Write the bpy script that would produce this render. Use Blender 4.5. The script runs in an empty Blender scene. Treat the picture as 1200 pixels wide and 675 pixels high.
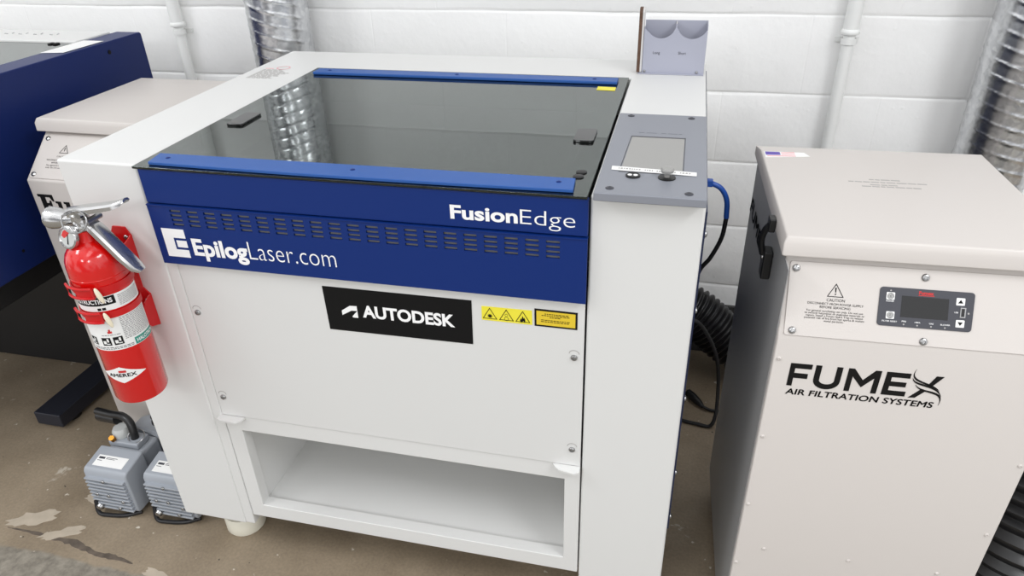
import bpy, bmesh, math, random
from mathutils import Vector, Matrix
random.seed(4)
PI = math.pi
SC = bpy.context.scene
COL = SC.collection

# ------------------------------------------------------------------ camera
cam_data = bpy.data.cameras.new('camera')
cam_data.sensor_width = 36.0
cam_data.lens = 25.0
cam_data.clip_start = 0.02
cam = bpy.data.objects.new('camera', cam_data)
COL.objects.link(cam)
# rows: world axes expressed in camera axes (25 mm lens, pitched 30 deg down)
cam.matrix_world = Matrix(((0.97363831, -0.09374644, 0.20794242, 0.0),
                           (0.22665627, 0.49994757, -0.83587042, 0.0),
                           (-0.02560043, 0.86096692, 0.50801632, 1.45),
                           (0, 0, 0, 1)))
SC.camera = cam

# ------------------------------------------------------------------ light
world = bpy.data.worlds.new('world')
SC.world = world
world.use_nodes = True
bg = world.node_tree.nodes['Background']
# the rest of the workshop: pale walls with darker doors and machines
wt = world.node_tree
w_tc = wt.nodes.new('ShaderNodeTexCoord')
w_no = wt.nodes.new('ShaderNodeTexNoise')
w_no.inputs['Scale'].default_value = 2.2
w_no.inputs['Detail'].default_value = 1.5
w_ra = wt.nodes.new('ShaderNodeValToRGB')
w_ra.color_ramp.elements[0].position = 0.42
w_ra.color_ramp.elements[0].color = (0.20, 0.20, 0.21, 1)
w_ra.color_ramp.elements[1].position = 0.56
w_ra.color_ramp.elements[1].color = (0.985, 0.99, 1.0, 1)
wt.links.new(w_tc.outputs['Generated'], w_no.inputs['Vector'])
wt.links.new(w_no.outputs['Fac'], w_ra.inputs[0])
wt.links.new(w_ra.outputs[0], bg.inputs[0])
bg.inputs[1].default_value = 1.3


def area_light(name, loc, size, power, rot=(0, 0, 0), color=(0.97, 0.985, 1.0)):
    d = bpy.data.lights.new(name, 'AREA')
    d.shape = 'RECTANGLE'
    d.size, d.size_y = size
    d.energy = power
    d.color = color
    o = bpy.data.objects.new(name, d)
    o.location = loc
    o.rotation_euler = rot
    COL.objects.link(o)


# rows of ceiling troffers in the workshop
area_light('ceiling_lamp', (-2.6, -0.1, 2.85), (0.6, 1.2), 32)
area_light('ceiling_lamp', (-0.5, -0.4, 2.85), (0.6, 1.2), 6)
area_light('ceiling_lamp', (1.6, -0.1, 2.85), (0.6, 1.2), 40)
area_light('ceiling_lamp', (-1.6, -3.4, 2.85), (0.6, 1.2), 42)
area_light('ceiling_lamp', (0.5, -3.4, 2.85), (0.6, 1.2), 42)

SC.view_settings.view_transform = 'Standard'
SC.view_settings.look = 'None'
SC.view_settings.gamma = 1
SC.view_settings.use_curve_mapping = False
SC.view_settings.exposure = 0.06


# ------------------------------------------------------------------ materials
def lin(c):
    return tuple((v / 255 / 12.92 if v / 255 <= 0.04045 else ((v / 255 + 0.055) / 1.055) ** 2.4) for v in c)


def mat(name, rgb, rough=0.5, metal=0.0, bump=0.0, bscale=300, vary=0.0, vscale=4, spec=0.5, coat=0.0, emit=0.0):
    m = bpy.data.materials.new(name)
    m.use_nodes = True
    nt = m.node_tree
    b = nt.nodes['Principled BSDF']
    c = lin(rgb)
    b.inputs['Base Color'].default_value = (*c, 1)
    b.inputs['Roughness'].default_value = rough
    b.inputs['Metallic'].default_value = metal
    b.inputs['Specular IOR Level'].default_value = spec
    b.inputs['Coat Weight'].default_value = coat
    tc = nt.nodes.new('ShaderNodeTexCoord')
    if emit:
        b.inputs['Emission Color'].default_value = (*c, 1)
        b.inputs['Emission Strength'].default_value = emit
    if vary:
        n = nt.nodes.new('ShaderNodeTexNoise')
        n.inputs['Scale'].default_value = vscale
        n.inputs['Detail'].default_value = 5
        r = nt.nodes.new('ShaderNodeValToRGB')
        r.color_ramp.elements[0].position = 0.3
        r.color_ramp.elements[1].position = 0.7
        r.color_ramp.elements[0].color = (*[max(0, x * (1 - vary)) for x in c], 1)
        r.color_ramp.elements[1].color = (*[min(1, x * (1 + vary)) for x in c], 1)
        nt.links.new(tc.outputs['Object'], n.inputs['Vector'])
        nt.links.new(n.outputs['Fac'], r.inputs[0])
        nt.links.new(r.outputs[0], b.inputs['Base Color'])
    if bump:
        n = nt.nodes.new('ShaderNodeTexNoise')
        n.inputs['Scale'].default_value = bscale
        n.inputs['Detail'].default_value = 3
        bp = nt.nodes.new('ShaderNodeBump')
        bp.inputs['Strength'].default_value = bump
        bp.inputs['Distance'].default_value = 0.001
        nt.links.new(tc.outputs['Object'], n.inputs['Vector'])
        nt.links.new(n.outputs['Fac'], bp.inputs['Height'])
        nt.links.new(bp.outputs[0], b.inputs['Normal'])
    return m


M = {}
M['white'] = mat('white_powder_coat', (219, 219, 217), 0.45, bump=0.08, bscale=900)
M['door'] = mat('light_grey_powder_coat', (217, 217, 215), 0.42, bump=0.08, bscale=900)
M['beige'] = mat('beige_powder_coat', (203, 197, 192), 0.45, bump=0.12, bscale=800)
M['side'] = mat('shaded_beige_side', (150, 150, 150), 0.35, bump=0.1, bscale=800)  # cabinet's beige darkened to grey; shade of the narrow gap is painted in
M['blue'] = mat('blue_powder_coat', (8, 42, 110), 0.42, bump=0.08, bscale=900, spec=0.3)
M['sideblue'] = mat('dark_blue_side_coat', (24, 34, 66), 0.4, bump=0.08, bscale=900)
M['bluebar'] = mat('blue_anodised_bar', (44, 88, 158), 0.45, bump=0.05, bscale=900, spec=0.35)
M['navy'] = mat('navy_powder_coat', (14, 34, 92), 0.42, bump=0.08, bscale=900, spec=0.3)
M['grey'] = mat('grey_panel', (132, 135, 143), 0.42, bump=0.06, bscale=900)
M['holder'] = mat('grey_sheet_metal', (168, 170, 184), 0.42)
M['panelprint'] = mat('faint_panel_print', (112, 114, 122), 0.5)
M['screen'] = mat('dull_screen', (150, 149, 146), 0.3)
M['black'] = mat('black_plastic', (22, 22, 23), 0.4)
M['latchblack'] = mat('gloss_black_plate', (26, 26, 26), 0.12, spec=1.0)
M['decal'] = mat('black_vinyl', (14, 14, 15), 0.55, spec=0.2)
M['ink'] = mat('black_ink', (14, 13, 13), 0.6, spec=0.25)
M['greyink'] = mat('grey_ink', (168, 165, 163), 0.6)
M['midink'] = mat('mid_grey_ink', (120, 118, 118), 0.6)
M['whiteink'] = mat('white_vinyl', (245, 245, 245), 0.45)
M['redink'] = mat('red_ink', (200, 45, 45), 0.5)
M['pinkink'] = mat('pale_red_ink', (232, 170, 175), 0.5)
M['purple'] = mat('flag_blue_ink', (92, 72, 165), 0.5)
M['yellow'] = mat('yellow_vinyl', (238, 226, 62), 0.45)
M['amber'] = mat('amber_vinyl', (226, 196, 50), 0.45)
M['paper'] = mat('white_paper', (236, 236, 234), 0.7)
M['teal'] = mat('teal_ink', (38, 140, 125), 0.5)
M['red'] = mat('red_gloss_paint', (208, 12, 10), 0.18, coat=0.5)
M['redstrap'] = mat('red_steel', (196, 20, 24), 0.28)
M['ivory'] = mat('ivory_plastic', (238, 228, 202), 0.35)
M['chrome'] = mat('bright_aluminium', (205, 205, 205), 0.22, metal=1.0)
M['steel'] = mat('screw_steel', (170, 170, 170), 0.28, metal=1.0)
M['pump'] = mat('grey_cast_metal', (158, 163, 170), 0.42, bump=0.15, bscale=400)
M['brass'] = mat('brass', (176, 122, 50), 0.4, metal=1.0)
M['slate'] = mat('dark_slate_steel', (34, 36, 46), 0.5)
M['dark'] = mat('black_steel', (20, 20, 22), 0.5)
M['hose'] = mat('black_hose', (26, 26, 27), 0.35)
M['cable'] = mat('black_cable', (18, 18, 22), 0.45)
M['bluecable'] = mat('blue_cable', (30, 82, 170), 0.4)
M['wood'] = mat('brown_edge', (92, 66, 50), 0.6, vary=0.3, vscale=60)
M['pale'] = mat('pale_grey_face', (205, 203, 202), 0.45)
M['panelgrey'] = mat('charcoal_overlay', (62, 63, 70), 0.4)
M['lcd'] = mat('black_display', (30, 30, 31), 0.2)
M['conduit'] = mat('painted_conduit', (232, 233, 231), 0.5, bump=0.2, bscale=120)
M['cup'] = mat('cream_plastic', (232, 229, 214), 0.45)
M['base'] = mat('dark_grey_rubber', (58, 57, 57), 0.6)
M['mesh'] = mat('dull_grey_mesh', (112, 110, 104), 0.6)
M['bed'] = mat('dark_work_bed', (40, 42, 42), 0.6)
M['printed'] = mat('black_glass_print', (34, 34, 33), 0.25)
M['clear'] = mat('cloudy_filter_bowl', (190, 192, 190), 0.2)


def glass(name, rgb, ior):
    m = bpy.data.materials.new(name)
    m.use_nodes = True
    b = m.node_tree.nodes['Principled BSDF']
    b.inputs['Base Color'].default_value = (*lin(rgb), 1)
    b.inputs['Roughness'].default_value = 0.015
    b.inputs['IOR'].default_value = ior
    b.inputs['Transmission Weight'].default_value = 1.0
    b.inputs['Specular Tint'].default_value = (0.90, 1.0, 0.96, 1)
    return m


M['glass'] = glass('smoked_green_glass', (92, 112, 104), 1.75)


def galvanised():
    m = bpy.data.materials.new('galvanised_steel')
    m.use_nodes = True
    nt = m.node_tree
    b = nt.nodes['Principled BSDF']
    b.inputs['Metallic'].default_value = 1.0
    tc = nt.nodes.new('ShaderNodeTexCoord')
    v = nt.nodes.new('ShaderNodeTexVoronoi')
    v.inputs['Scale'].default_value = 90
    r = nt.nodes.new('ShaderNodeValToRGB')
    r.color_ramp.elements[0].color = (0.50, 0.51, 0.53, 1)
    r.color_ramp.elements[1].color = (0.72, 0.73, 0.74, 1)
    nt.links.new(tc.outputs['Object'], v.inputs['Vector'])
    nt.links.new(v.outputs['Color'], r.inputs[0])
    nt.links.new(r.outputs[0], b.inputs['Base Color'])
    n = nt.nodes.new('ShaderNodeTexNoise')
    n.inputs['Scale'].default_value = 14
    bp = nt.nodes.new('ShaderNodeBump')
    bp.inputs['Strength'].default_value = 0.06
    bp.inputs['Distance'].default_value = 0.01
    nt.links.new(tc.outputs['Object'], n.inputs['Vector'])
    nt.links.new(n.outputs['Fac'], bp.inputs['Height'])
    nt.links.new(bp.outputs[0], b.inputs['Normal'])
    b.inputs['Roughness'].default_value = 0.24
    return m


M['galv'] = galvanised()


def wall_material():
    m = mat('painted_block', (243, 243, 242), 0.5)
    nt = m.node_tree
    b = nt.nodes['Principled BSDF']
    tc = nt.nodes.new('ShaderNodeTexCoord')
    # rough lumpy painted masonry
    n1 = nt.nodes.new('ShaderNodeTexNoise')
    n1.inputs['Scale'].default_value = 55
    n1.inputs['Detail'].default_value = 6
    n2 = nt.nodes.new('ShaderNodeTexNoise')
    n2.inputs['Scale'].default_value = 9
    n2.inputs['Detail'].default_value = 3
    # pits and drips
    v = nt.nodes.new('ShaderNodeTexVoronoi')
    v.inputs['Scale'].default_value = 26
    vr = nt.nodes.new('ShaderNodeValToRGB')
    vr.color_ramp.elements[0].position = 0.0
    vr.color_ramp.elements[0].color = (1, 1, 1, 1)
    vr.color_ramp.elements[1].position = 0.13
    vr.color_ramp.elements[1].color = (0, 0, 0, 1)
    # shallow vertical joints
    mp = nt.nodes.new('ShaderNodeMapping')
    mp.inputs['Rotation'].default_value = (PI / 2, 0, 0)
    mp.inputs['Location'].default_value = (0.1, 0.055, 0.0)
    br = nt.nodes.new('ShaderNodeTexBrick')
    br.inputs['Scale'].default_value = 1.0
    br.inputs['Brick Width'].default_value = 0.417
    br.inputs['Row Height'].default_value = 0.2085
    br.inputs['Mortar Size'].default_value = 0.004
    br.inputs['Mortar Smooth'].default_value = 1.0
    br.inputs['Color1'].default_value = (1, 1, 1, 1)
    br.inputs['Color2'].default_value = (1, 1, 1, 1)
    br.inputs['Mortar'].default_value = (0, 0, 0, 1)
    nt.links.new(tc.outputs['Object'], mp.inputs['Vector'])
    nt.links.new(mp.outputs[0], br.inputs['Vector'])

    def mul(a, k):
        x = nt.nodes.new('ShaderNodeMath')
        x.operation = 'MULTIPLY'
        nt.links.new(a, x.inputs[0])
        x.inputs[1].default_value = k
        return x.outputs[0]

    def add(a, c):
        x = nt.nodes.new('ShaderNodeMath')
        nt.links.new(a, x.inputs[0])
        nt.links.new(c, x.inputs[1])
        return x.outputs[0]
    for n in (n1, n2, v):
        nt.links.new(tc.outputs['Object'], n.inputs['Vector'])
    nt.links.new(v.outputs['Distance'], vr.inputs[0])
    h = add(add(mul(n1.outputs['Fac'], 0.5), mul(n2.outputs['Fac'], 1.4)),
            add(mul(vr.outputs[0], 0.25), mul(br.outputs['Color'], 0.22)))
    bp = nt.nodes.new('ShaderNodeBump')
    bp.inputs['Strength'].default_value = 0.5
    bp.inputs['Distance'].default_value = 0.005
    nt.links.new(h, bp.inputs['Height'])
    nt.links.new(bp.outputs[0], b.inputs['Normal'])
    return m


def floor_material():
    m = mat('worn_concrete', (150, 136, 118), 0.55)
    nt = m.node_tree
    b = nt.nodes['Principled BSDF']
    tc = nt.nodes.new('ShaderNodeTexCoord')
    L = nt.links.new

    def noise(scale, detail=6, rough=0.55, dist=0.0):
        n = nt.nodes.new('ShaderNodeTexNoise')
        n.inputs['Scale'].default_value = scale
        n.inputs['Detail'].default_value = detail
        n.inputs['Roughness'].default_value = rough
        n.inputs['Distortion'].default_value = dist
        L(tc.outputs['Object'], n.inputs['Vector'])
        return n.outputs['Fac']

    def ramp(fac, p0, c0, p1, c1):
        r = nt.nodes.new('ShaderNodeValToRGB')
        r.color_ramp.elements[0].position = p0
        r.color_ramp.elements[1].position = p1
        r.color_ramp.elements[0].color = (*c0, 1)
        r.color_ramp.elements[1].color = (*c1, 1)
        L(fac, r.inputs[0])
        return r.outputs[0]

    def mix(fac, a, c):
        x = nt.nodes.new('ShaderNodeMix')
        x.data_type = 'RGBA'
        L(fac, x.inputs[0])
        L(a, x.inputs[6])
        if isinstance(c, tuple):
            x.inputs[7].default_value = (*c, 1)
        else:
            L(c, x.inputs[7])
        return x.outputs[2]
    base = ramp(noise(5.0), 0.3, lin((130, 116, 97)), 0.72, lin((158, 143, 122)))
    fine = ramp(noise(140, 3), 0.35, (0.75, 0.75, 0.75), 0.65, (1.05, 1.05, 1.05))
    x = nt.nodes.new('ShaderNodeMix')
    x.data_type = 'RGBA'
    x.blend_type = 'MULTIPLY'
    x.inputs[0].default_value = 0.55
    L(base, x.inputs[6])
    L(fine, x.inputs[7])
    col = x.outputs[2]
    # greyer, darker slab of old concrete on the near side of a wavy edge
    sep = nt.nodes.new('ShaderNodeSeparateXYZ')
    L(tc.outputs['Object'], sep.inputs[0])
    wob = nt.nodes.new('ShaderNodeMath')
    wob.operation = 'MULTIPLY_ADD'
    L(noise(14, 5), wob.inputs[0])
    wob.inputs[1].default_value = 0.035
    L(sep.outputs['Y'], wob.inputs[2])
    slab = ramp(wob.outputs[0], 0.905, (1, 1, 1), 0.912, (0, 0, 0))
    greyc = ramp(noise(30, 6, 0.7), 0.35, lin((112, 106, 96)), 0.7, lin((158, 151, 138)))
    col = mix(slab, col, greyc)
    # small white paint flecks and larger scuffed patches
    fleck = ramp(noise(34, 2), 0.70, (0, 0, 0), 0.73, (1, 1, 1))
    col = mix(fleck, col, lin((200, 192, 178)))
    scuff = ramp(noise(9, 5, 0.6, 0.6), 0.66, (0, 0, 0), 0.70, (0.8, 0.8, 0.8))
    col = mix(scuff, col, lin((196, 187, 172)))
    speck = ramp(noise(48, 2), 0.245, (1, 1, 1), 0.265, (0, 0, 0))
    col = mix(speck, col, lin((70, 62, 54)))
    L(col, b.inputs['Base Color'])
    rr = ramp(noise(7), 0.3, (0.42, 0.42, 0.42), 0.7, (0.62, 0.62, 0.62))
    L(rr, b.inputs['Roughness'])
    bp = nt.nodes.new('ShaderNodeBump')
    bp.inputs['Strength'].default_value = 0.25
    bp.inputs['Distance'].default_value = 0.003
    L(noise(60, 6), bp.inputs['Height'])
    L(bp.outputs[0], b.inputs['Normal'])
    return m


M['wall'] = wall_material()
M['floor'] = floor_material()


# ------------------------------------------------------------------ mesh helpers
def xform(verts, T):
    for v in verts:
        v.co = T @ v.co


def add_box(bm, x0, x1, y0, y1, z0, z1):
    vs = [bm.verts.new(p) for p in ((x0, y0, z0), (x1, y0, z0), (x1, y1, z0), (x0, y1, z0),
                                    (x0, y0, z1), (x1, y0, z1), (x1, y1, z1), (x0, y1, z1))]
    for f in ((3, 2, 1, 0), (4, 5, 6, 7), (0, 1, 5, 4), (1, 2, 6, 5), (2, 3, 7, 6), (3, 0, 4, 7)):
        bm.faces.new([vs[i] for i in f])
    return vs


def box(*a):
    bm = bmesh.new()
    add_box(bm, *a)
    return bm


def add_hull(bm, bottom, top):
    """loft between two equal rings"""
    a = [bm.verts.new(p) for p in bottom]
    b = [bm.verts.new(p) for p in top]
    n = len(a)
    bm.faces.new(a[::-1])
    bm.faces.new(b)
    for i in range(n):
        bm.faces.new((a[i], a[(i + 1) % n], b[(i + 1) % n], b[i]))
    return a + b


def add_tube(bm, pts, r, seg=12, cap=True, radii=None):
    """sweep of a circle along a polyline (parallel transport)"""
    pts = [Vector(p) for p in pts]
    n = len(pts)
    t0 = (pts[1] - pts[0]).normalized()
    up = Vector((0, 0, 1)) if abs(t0.z) < 0.9 else Vector((1, 0, 0))
    nrm = (up - t0 * up.dot(t0)).normalized()
    rings = []
    for i, p in enumerate(pts):
        if i == 0:
            t = t0
        elif i == n - 1:
            t = (pts[-1] - pts[-2]).normalized()
        else:
            t = ((pts[i + 1] - p).normalized() + (p - pts[i - 1]).normalized()).normalized()
        nrm = (nrm - t * nrm.dot(t)).normalized()
        bn = t.cross(nrm)
        rr = radii[i] if radii else r
        rings.append([bm.verts.new(p + (nrm * math.cos(a) + bn * math.sin(a)) * rr)
                      for a in [2 * PI * k / seg for k in range(seg)]])
    for a, b in zip(rings, rings[1:]):
        for k in range(seg):
            bm.faces.new((a[k], a[(k + 1) % seg], b[(k + 1) % seg], b[k]))
    if cap:
        bm.faces.new(rings[0][::-1])
        bm.faces.new(rings[-1])


def tube(pts, r, seg=12, **k):
    bm = bmesh.new()
    add_tube(bm, pts, r, seg, **k)
    return bm


def spline(ctrl, n=12):
    P = [Vector(c) for c in ctrl]
    P = [P[0] * 2 - P[1]] + P + [P[-1] * 2 - P[-2]]
    out = []
    for i in range(1, len(P) - 2):
        a, b, c, d = P[i - 1:i + 3]
        for k in range(n):
            t = k / n
            out.append(0.5 * ((2 * b) + (c - a) * t + (2 * a - 5 * b + 4 * c - d) * t * t + (3 * b - a - 3 * c + d) * t ** 3))
    out.append(P[-2])
    return out


def add_lathe(bm, prof, seg=32, T=None):
    """revolve (r, z) profile about z; r == 0 ends close"""
    rings = []
    new = []
    for r, z in prof:
        if r <= 1e-6:
            v = bm.verts.new((0, 0, z))
            rings.append([v])
            new.append(v)
        else:
            ring = [bm.verts.new((r * math.cos(2 * PI * k / seg), r * math.sin(2 * PI * k / seg), z)) for k in range(seg)]
            rings.append(ring)
            new += ring
    for a, b in zip(rings, rings[1:]):
        for k in range(seg):
            k2 = (k + 1) % seg
            if len(a) == 1 and len(b) == 1:
                continue
            if len(a) == 1:
                bm.faces.new((a[0], b[k2], b[k]))
            elif len(b) == 1:
                bm.faces.new((a[k], a[k2], b[0]))
            else:
                bm.faces.new((a[k], a[k2], b[k2], b[k]))
    if T is not None:
        xform(new, T)
    return new


def lathe(prof, seg=32, T=None):
    bm = bmesh.new()
    add_lathe(bm, prof, seg, T)
    return bm


class Frame:
    """a flat drawing frame: origin, right, up; normal = right x up"""
    def __init__(s, o, r, u):
        s.o, s.r, s.u = Vector(o), Vector(r).normalized(), Vector(u).normalized()
        s.n = s.r.cross(s.u)

    def p(s, u, v, d=0.0):
        return s.o + s.r * u + s.u * v + s.n * d

    def T(s, u=0, v=0, d=0):
        m = Matrix((s.r, s.u, s.n)).transposed().to_4x4()
        m.translation = s.p(u, v, d)
        return m


def add_poly(bm, fr, pts, d0, d1):
    """extruded polygon between heights d0 and d1 above a frame"""
    area = sum(pts[i][0] * pts[(i + 1) % len(pts)][1] - pts[(i + 1) % len(pts)][0] * pts[i][1] for i in range(len(pts)))
    if area < 0:
        pts = pts[::-1]
    add_hull(bm, [fr.p(u, v, d0) for u, v in pts], [fr.p(u, v, d1) for u, v in pts])


def poly(fr, pts, d0, d1):
    bm = bmesh.new()
    add_poly(bm, fr, pts, d0, d1)
    return bm


def rrect(u0, v0, u1, v1, r, n=5):
    out = []
    for cx, cy, a0 in ((u1 - r, v0 + r, -90), (u1 - r, v1 - r, 0), (u0 + r, v1 - r, 90), (u0 + r, v0 + r, 180)):
        for k in range(n + 1):
            a = math.radians(a0 + 90 * k / n)
            out.append((cx + r * math.cos(a), cy + r * math.sin(a)))
    return out


def circle(u, v, r, n=20):
    return [(u + r * math.cos(2 * PI * k / n), v + r * math.sin(2 * PI * k / n)) for k in range(n)]


def ring_strip(outer, inner):
    """closed ring as quads between two equal loops -> list of quads"""
    n = len(outer)
    return [(outer[i], outer[(i + 1) % n], inner[(i + 1) % n], inner[i]) for i in range(n)]


def add_ring(bm, fr, outer, inner, d):
    for q in ring_strip(outer, inner):
        bm.faces.new([bm.verts.new(fr.p(u, v, d)) for u, v in q])


def offset_tri(c, r0, r1):
    o = [(c[0] + r0 * math.cos(a), c[1] + r0 * math.sin(a)) for a in (PI / 2, PI * 7 / 6, PI * 11 / 6)]
    i = [(c[0] + r1 * math.cos(a), c[1] + r1 * math.sin(a)) for a in (PI / 2, PI * 7 / 6, PI * 11 / 6)]
    return o, i


def text_verts(s, bold=0.0, shear=0.0, spacing=1.0):
    cu = bpy.data.curves.new('lettering_curve', 'FONT')
    cu.body = s
    cu.offset = bold
    cu.shear = shear
    cu.space_character = spacing
    cu.resolution_u = 4
    o = bpy.data.objects.new('lettering_curve', cu)
    COL.objects.link(o)
    dg = bpy.context.evaluated_depsgraph_get()
    me = bpy.data.meshes.new_from_object(o.evaluated_get(dg))
    bpy.data.objects.remove(o)
    bpy.data.curves.remove(cu)
    return me


def text(s, place, w, cap, u=0.0, v=0.0, align='L', bold=0.0, shear=0.0, spacing=1.0, bm=None):
    """letters as a flat mesh: fitted to width w and capital height cap, baseline at v;
    place(u, v) gives the 3-D point"""
    strikes = [(0.0, 0.0)]
    if 'M' in s and bold > 0.001:      # the outline offset folds on a capital M: thicken by over-striking
        me = text_verts(s, 0.0, shear, spacing * (1 + bold))
        strikes = [(bold * math.cos(2 * PI * k / 8), bold * math.sin(2 * PI * k / 8)) for k in range(8)]
        grow = bold
    else:
        me = text_verts(s, bold, shear, spacing)
        grow = 0.0
    xs = [q.co.x for q in me.vertices]
    x0, x1 = min(xs) - grow, max(xs) + grow
    sx = w / (x1 - x0)
    sy = cap / (0.682 + 2 * bold)
    off = {'L': 0, 'C': -w / 2, 'R': -w}[align]
    if bm is None:
        bm = bmesh.new()
    for dx, dy in strikes:
        vs = [bm.verts.new(place(u + off + (q.co.x + dx - x0) * sx, v + (q.co.y + dy + bold) * sy)) for q in me.vertices]
        for p in me.polygons:
            try:
                bm.faces.new([vs[i] for i in p.vertices])
            except ValueError:
                pass
    bpy.data.meshes.remove(me)
    return bm


def on(fr, d=0.0008):
    return lambda u, v: fr.p(u, v, d)


ORG = Vector((0, 0, 0))


def finish(bm, name, m, bevel=0.0, smooth=True, angle=35, seg=2):
    bmesh.ops.remove_doubles(bm, verts=bm.verts, dist=1e-6)
    bm.normal_update()
    me = bpy.data.meshes.new(name)
    bm.to_mesh(me)
    bm.free()
    me.materials.append(m)
    if smooth:
        for p in me.polygons:
            p.use_smooth = True
        try:
            me.set_sharp_from_angle(angle=math.radians(angle))
        except Exception:
            pass
    o = bpy.data.objects.new(name, me)
    COL.objects.link(o)
    if bevel:
        b = o.modifiers.new('edge_round', 'BEVEL')
        b.width = bevel
        b.segments = seg
        b.limit_method = 'ANGLE'
        b.angle_limit = math.radians(40)
        b.harden_normals = True
    return o


def part(name, bm, m, parent, bevel=0.0, label=None, **k):
    """bm in the space of ORG: shifted so that ORG is the thing's base"""
    if ORG.length:
        bmesh.ops.translate(bm, verts=bm.verts, vec=-ORG)
    o = finish(bm, name, m, bevel, **k)
    o.parent = parent
    if label:
        o['label'] = label
    return o


def thing(name, label, cat, loc, rotz=0.0, group=None):
    o = bpy.data.objects.new(name, None)
    o.empty_display_size = 0.1
    COL.objects.link(o)
    o.location = loc
    o.rotation_euler = (0, 0, rotz)
    o['label'] = label
    o['category'] = cat
    if group:
        o['group'] = group
    return o


def solo(name, bm, m, label, cat, group=None, bevel=0.0, **k):
    """a thing that is one mesh; origin at the middle of its underside"""
    lo = Vector([min(v.co[i] for v in bm.verts) for i in range(3)])
    hi = Vector([max(v.co[i] for v in bm.verts) for i in range(3)])
    c = Vector(((lo.x + hi.x) / 2, (lo.y + hi.y) / 2, lo.z))
    bmesh.ops.translate(bm, verts=bm.verts, vec=-c)
    o = finish(bm, name, m, bevel, **k)
    o.location = c
    o['label'] = label
    o['category'] = cat
    if group:
        o['group'] = group
    return o


def struct(name, bm, m, **k):
    o = finish(bm, name, m, **k)
    o['kind'] = 'structure'
    return o


def add_screw(bm, fr, u, v, r, h=0.0025):
    """domed screw head with a recessed cross"""
    T = fr.T(u, v, 0)
    add_lathe(bm, [(r, 0), (r, h * 0.35), (r * 0.8, h * 0.8), (r * 0.42, h), (r * 0.36, h * 0.55), (0, h * 0.5)], 14, T)


def screws(name, fr, pts, r, m, parent, h=0.0025, bevel=0):
    for u, v in pts:
        bm = bmesh.new()
        add_screw(bm, fr, u, v, r, h)
        part(name, bm, m, parent)


# ------------------------------------------------------------------ setting
bm = bmesh.new()
N = 2
vs = [bm.verts.new(p) for p in ((-4.5, -2.5, 0), (3.5, -2.5, 0), (3.5, 2.12, 0), (-4.5, 2.12, 0))]
bm.faces.new(vs)
struct('floor', bm, M['floor'])

# block wall: the courses are real grooves
WY = 2.10
prof = []
z = 0.0
courses = [0.055 + 0.2085 * k for k in range(0, 14)]
prof.append((0.0, 0.0))
for c in courses:
    prof += [(c - 0.008, 0.0), (c - 0.0045, 0.0012), (c - 0.0015, 0.004), (c + 0.0015, 0.004), (c + 0.0045, 0.0012), (c + 0.008, 0.0)]
prof.append((2.95, 0.0))
bm = bmesh.new()
xsteps = [-4.5 + 0.05 * k for k in range(161)]
rows = []
for zz, d in prof:
    row = []
    for x in xsteps:
        wv = 0.0016 * math.sin(x * 7.3 + zz * 11) + 0.001 * math.sin(x * 23.1 + zz * 3)
        k = 0.75 + 0.45 * math.sin(x * 5.1 + zz * 31)
        row.append(bm.verts.new((x, WY + d * max(0.35, k), zz + (wv if 0 < zz < 2.9 else 0))))
    rows.append(row)
for a, b in zip(rows, rows[1:]):
    for i in range(len(xsteps) - 1):
        bm.faces.new((a[i], a[i + 1], b[i + 1], b[i]))
struct('wall_back', bm, M['wall'], angle=80)
struct('baseboard_back', box(-4.5, 3.5, WY - 0.012, WY + 0.0, 0.0, 0.19), M['base'], bevel=0.003)

# ------------------------------------------------------------------ wall pipes and ducts
def conduit(x, r, zc, label):
    global ORG
    y = WY - 0.03
    ORG = Vector((x, y, 0.0))
    t = thing('wall_conduit', label, 'pipe', ORG)
    part('lower_pipe', tube([(x, y, 0.0), (x, y, zc)], r * 0.8, 20), M['conduit'], t)
    part('upper_pipe', tube([(x, y, zc), (x, y, 2.6)], r, 20), M['conduit'], t)
    part('coupling', lathe([(r * 0.8, zc - 0.010), (r * 1.14, zc - 0.010), (r * 1.2, zc - 0.007), (r * 1.2, zc - 0.002), (r * 1.06, zc + 0.002), (r, zc + 0.003)], 20,
                           Matrix.Translation((x, y, 0))), M['conduit'], t)
    bm = bmesh.new()
    add_box(bm, x - r * 1.5, x + r * 1.5, WY - 0.004, WY - 0.0005, zc - 0.035, zc - 0.022)
    add_lathe(bm, [(r * 0.86, zc - 0.035), (r * 0.98, zc - 0.035), (r * 0.98, zc - 0.02), (r * 0.86, zc - 0.02)], 20, Matrix.Translation((x, y, 0)))
    part('clamp', bm, M['conduit'], t)
    ORG = Vector((0, 0, 0))


conduit(-1.585, 0.0195, 1.055, 'white painted conduit on the block wall, left of the silver duct behind the machines')
conduit(0.408, 0.0195, 1.068, 'white painted conduit on the block wall above the beige filter cabinet')


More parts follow.
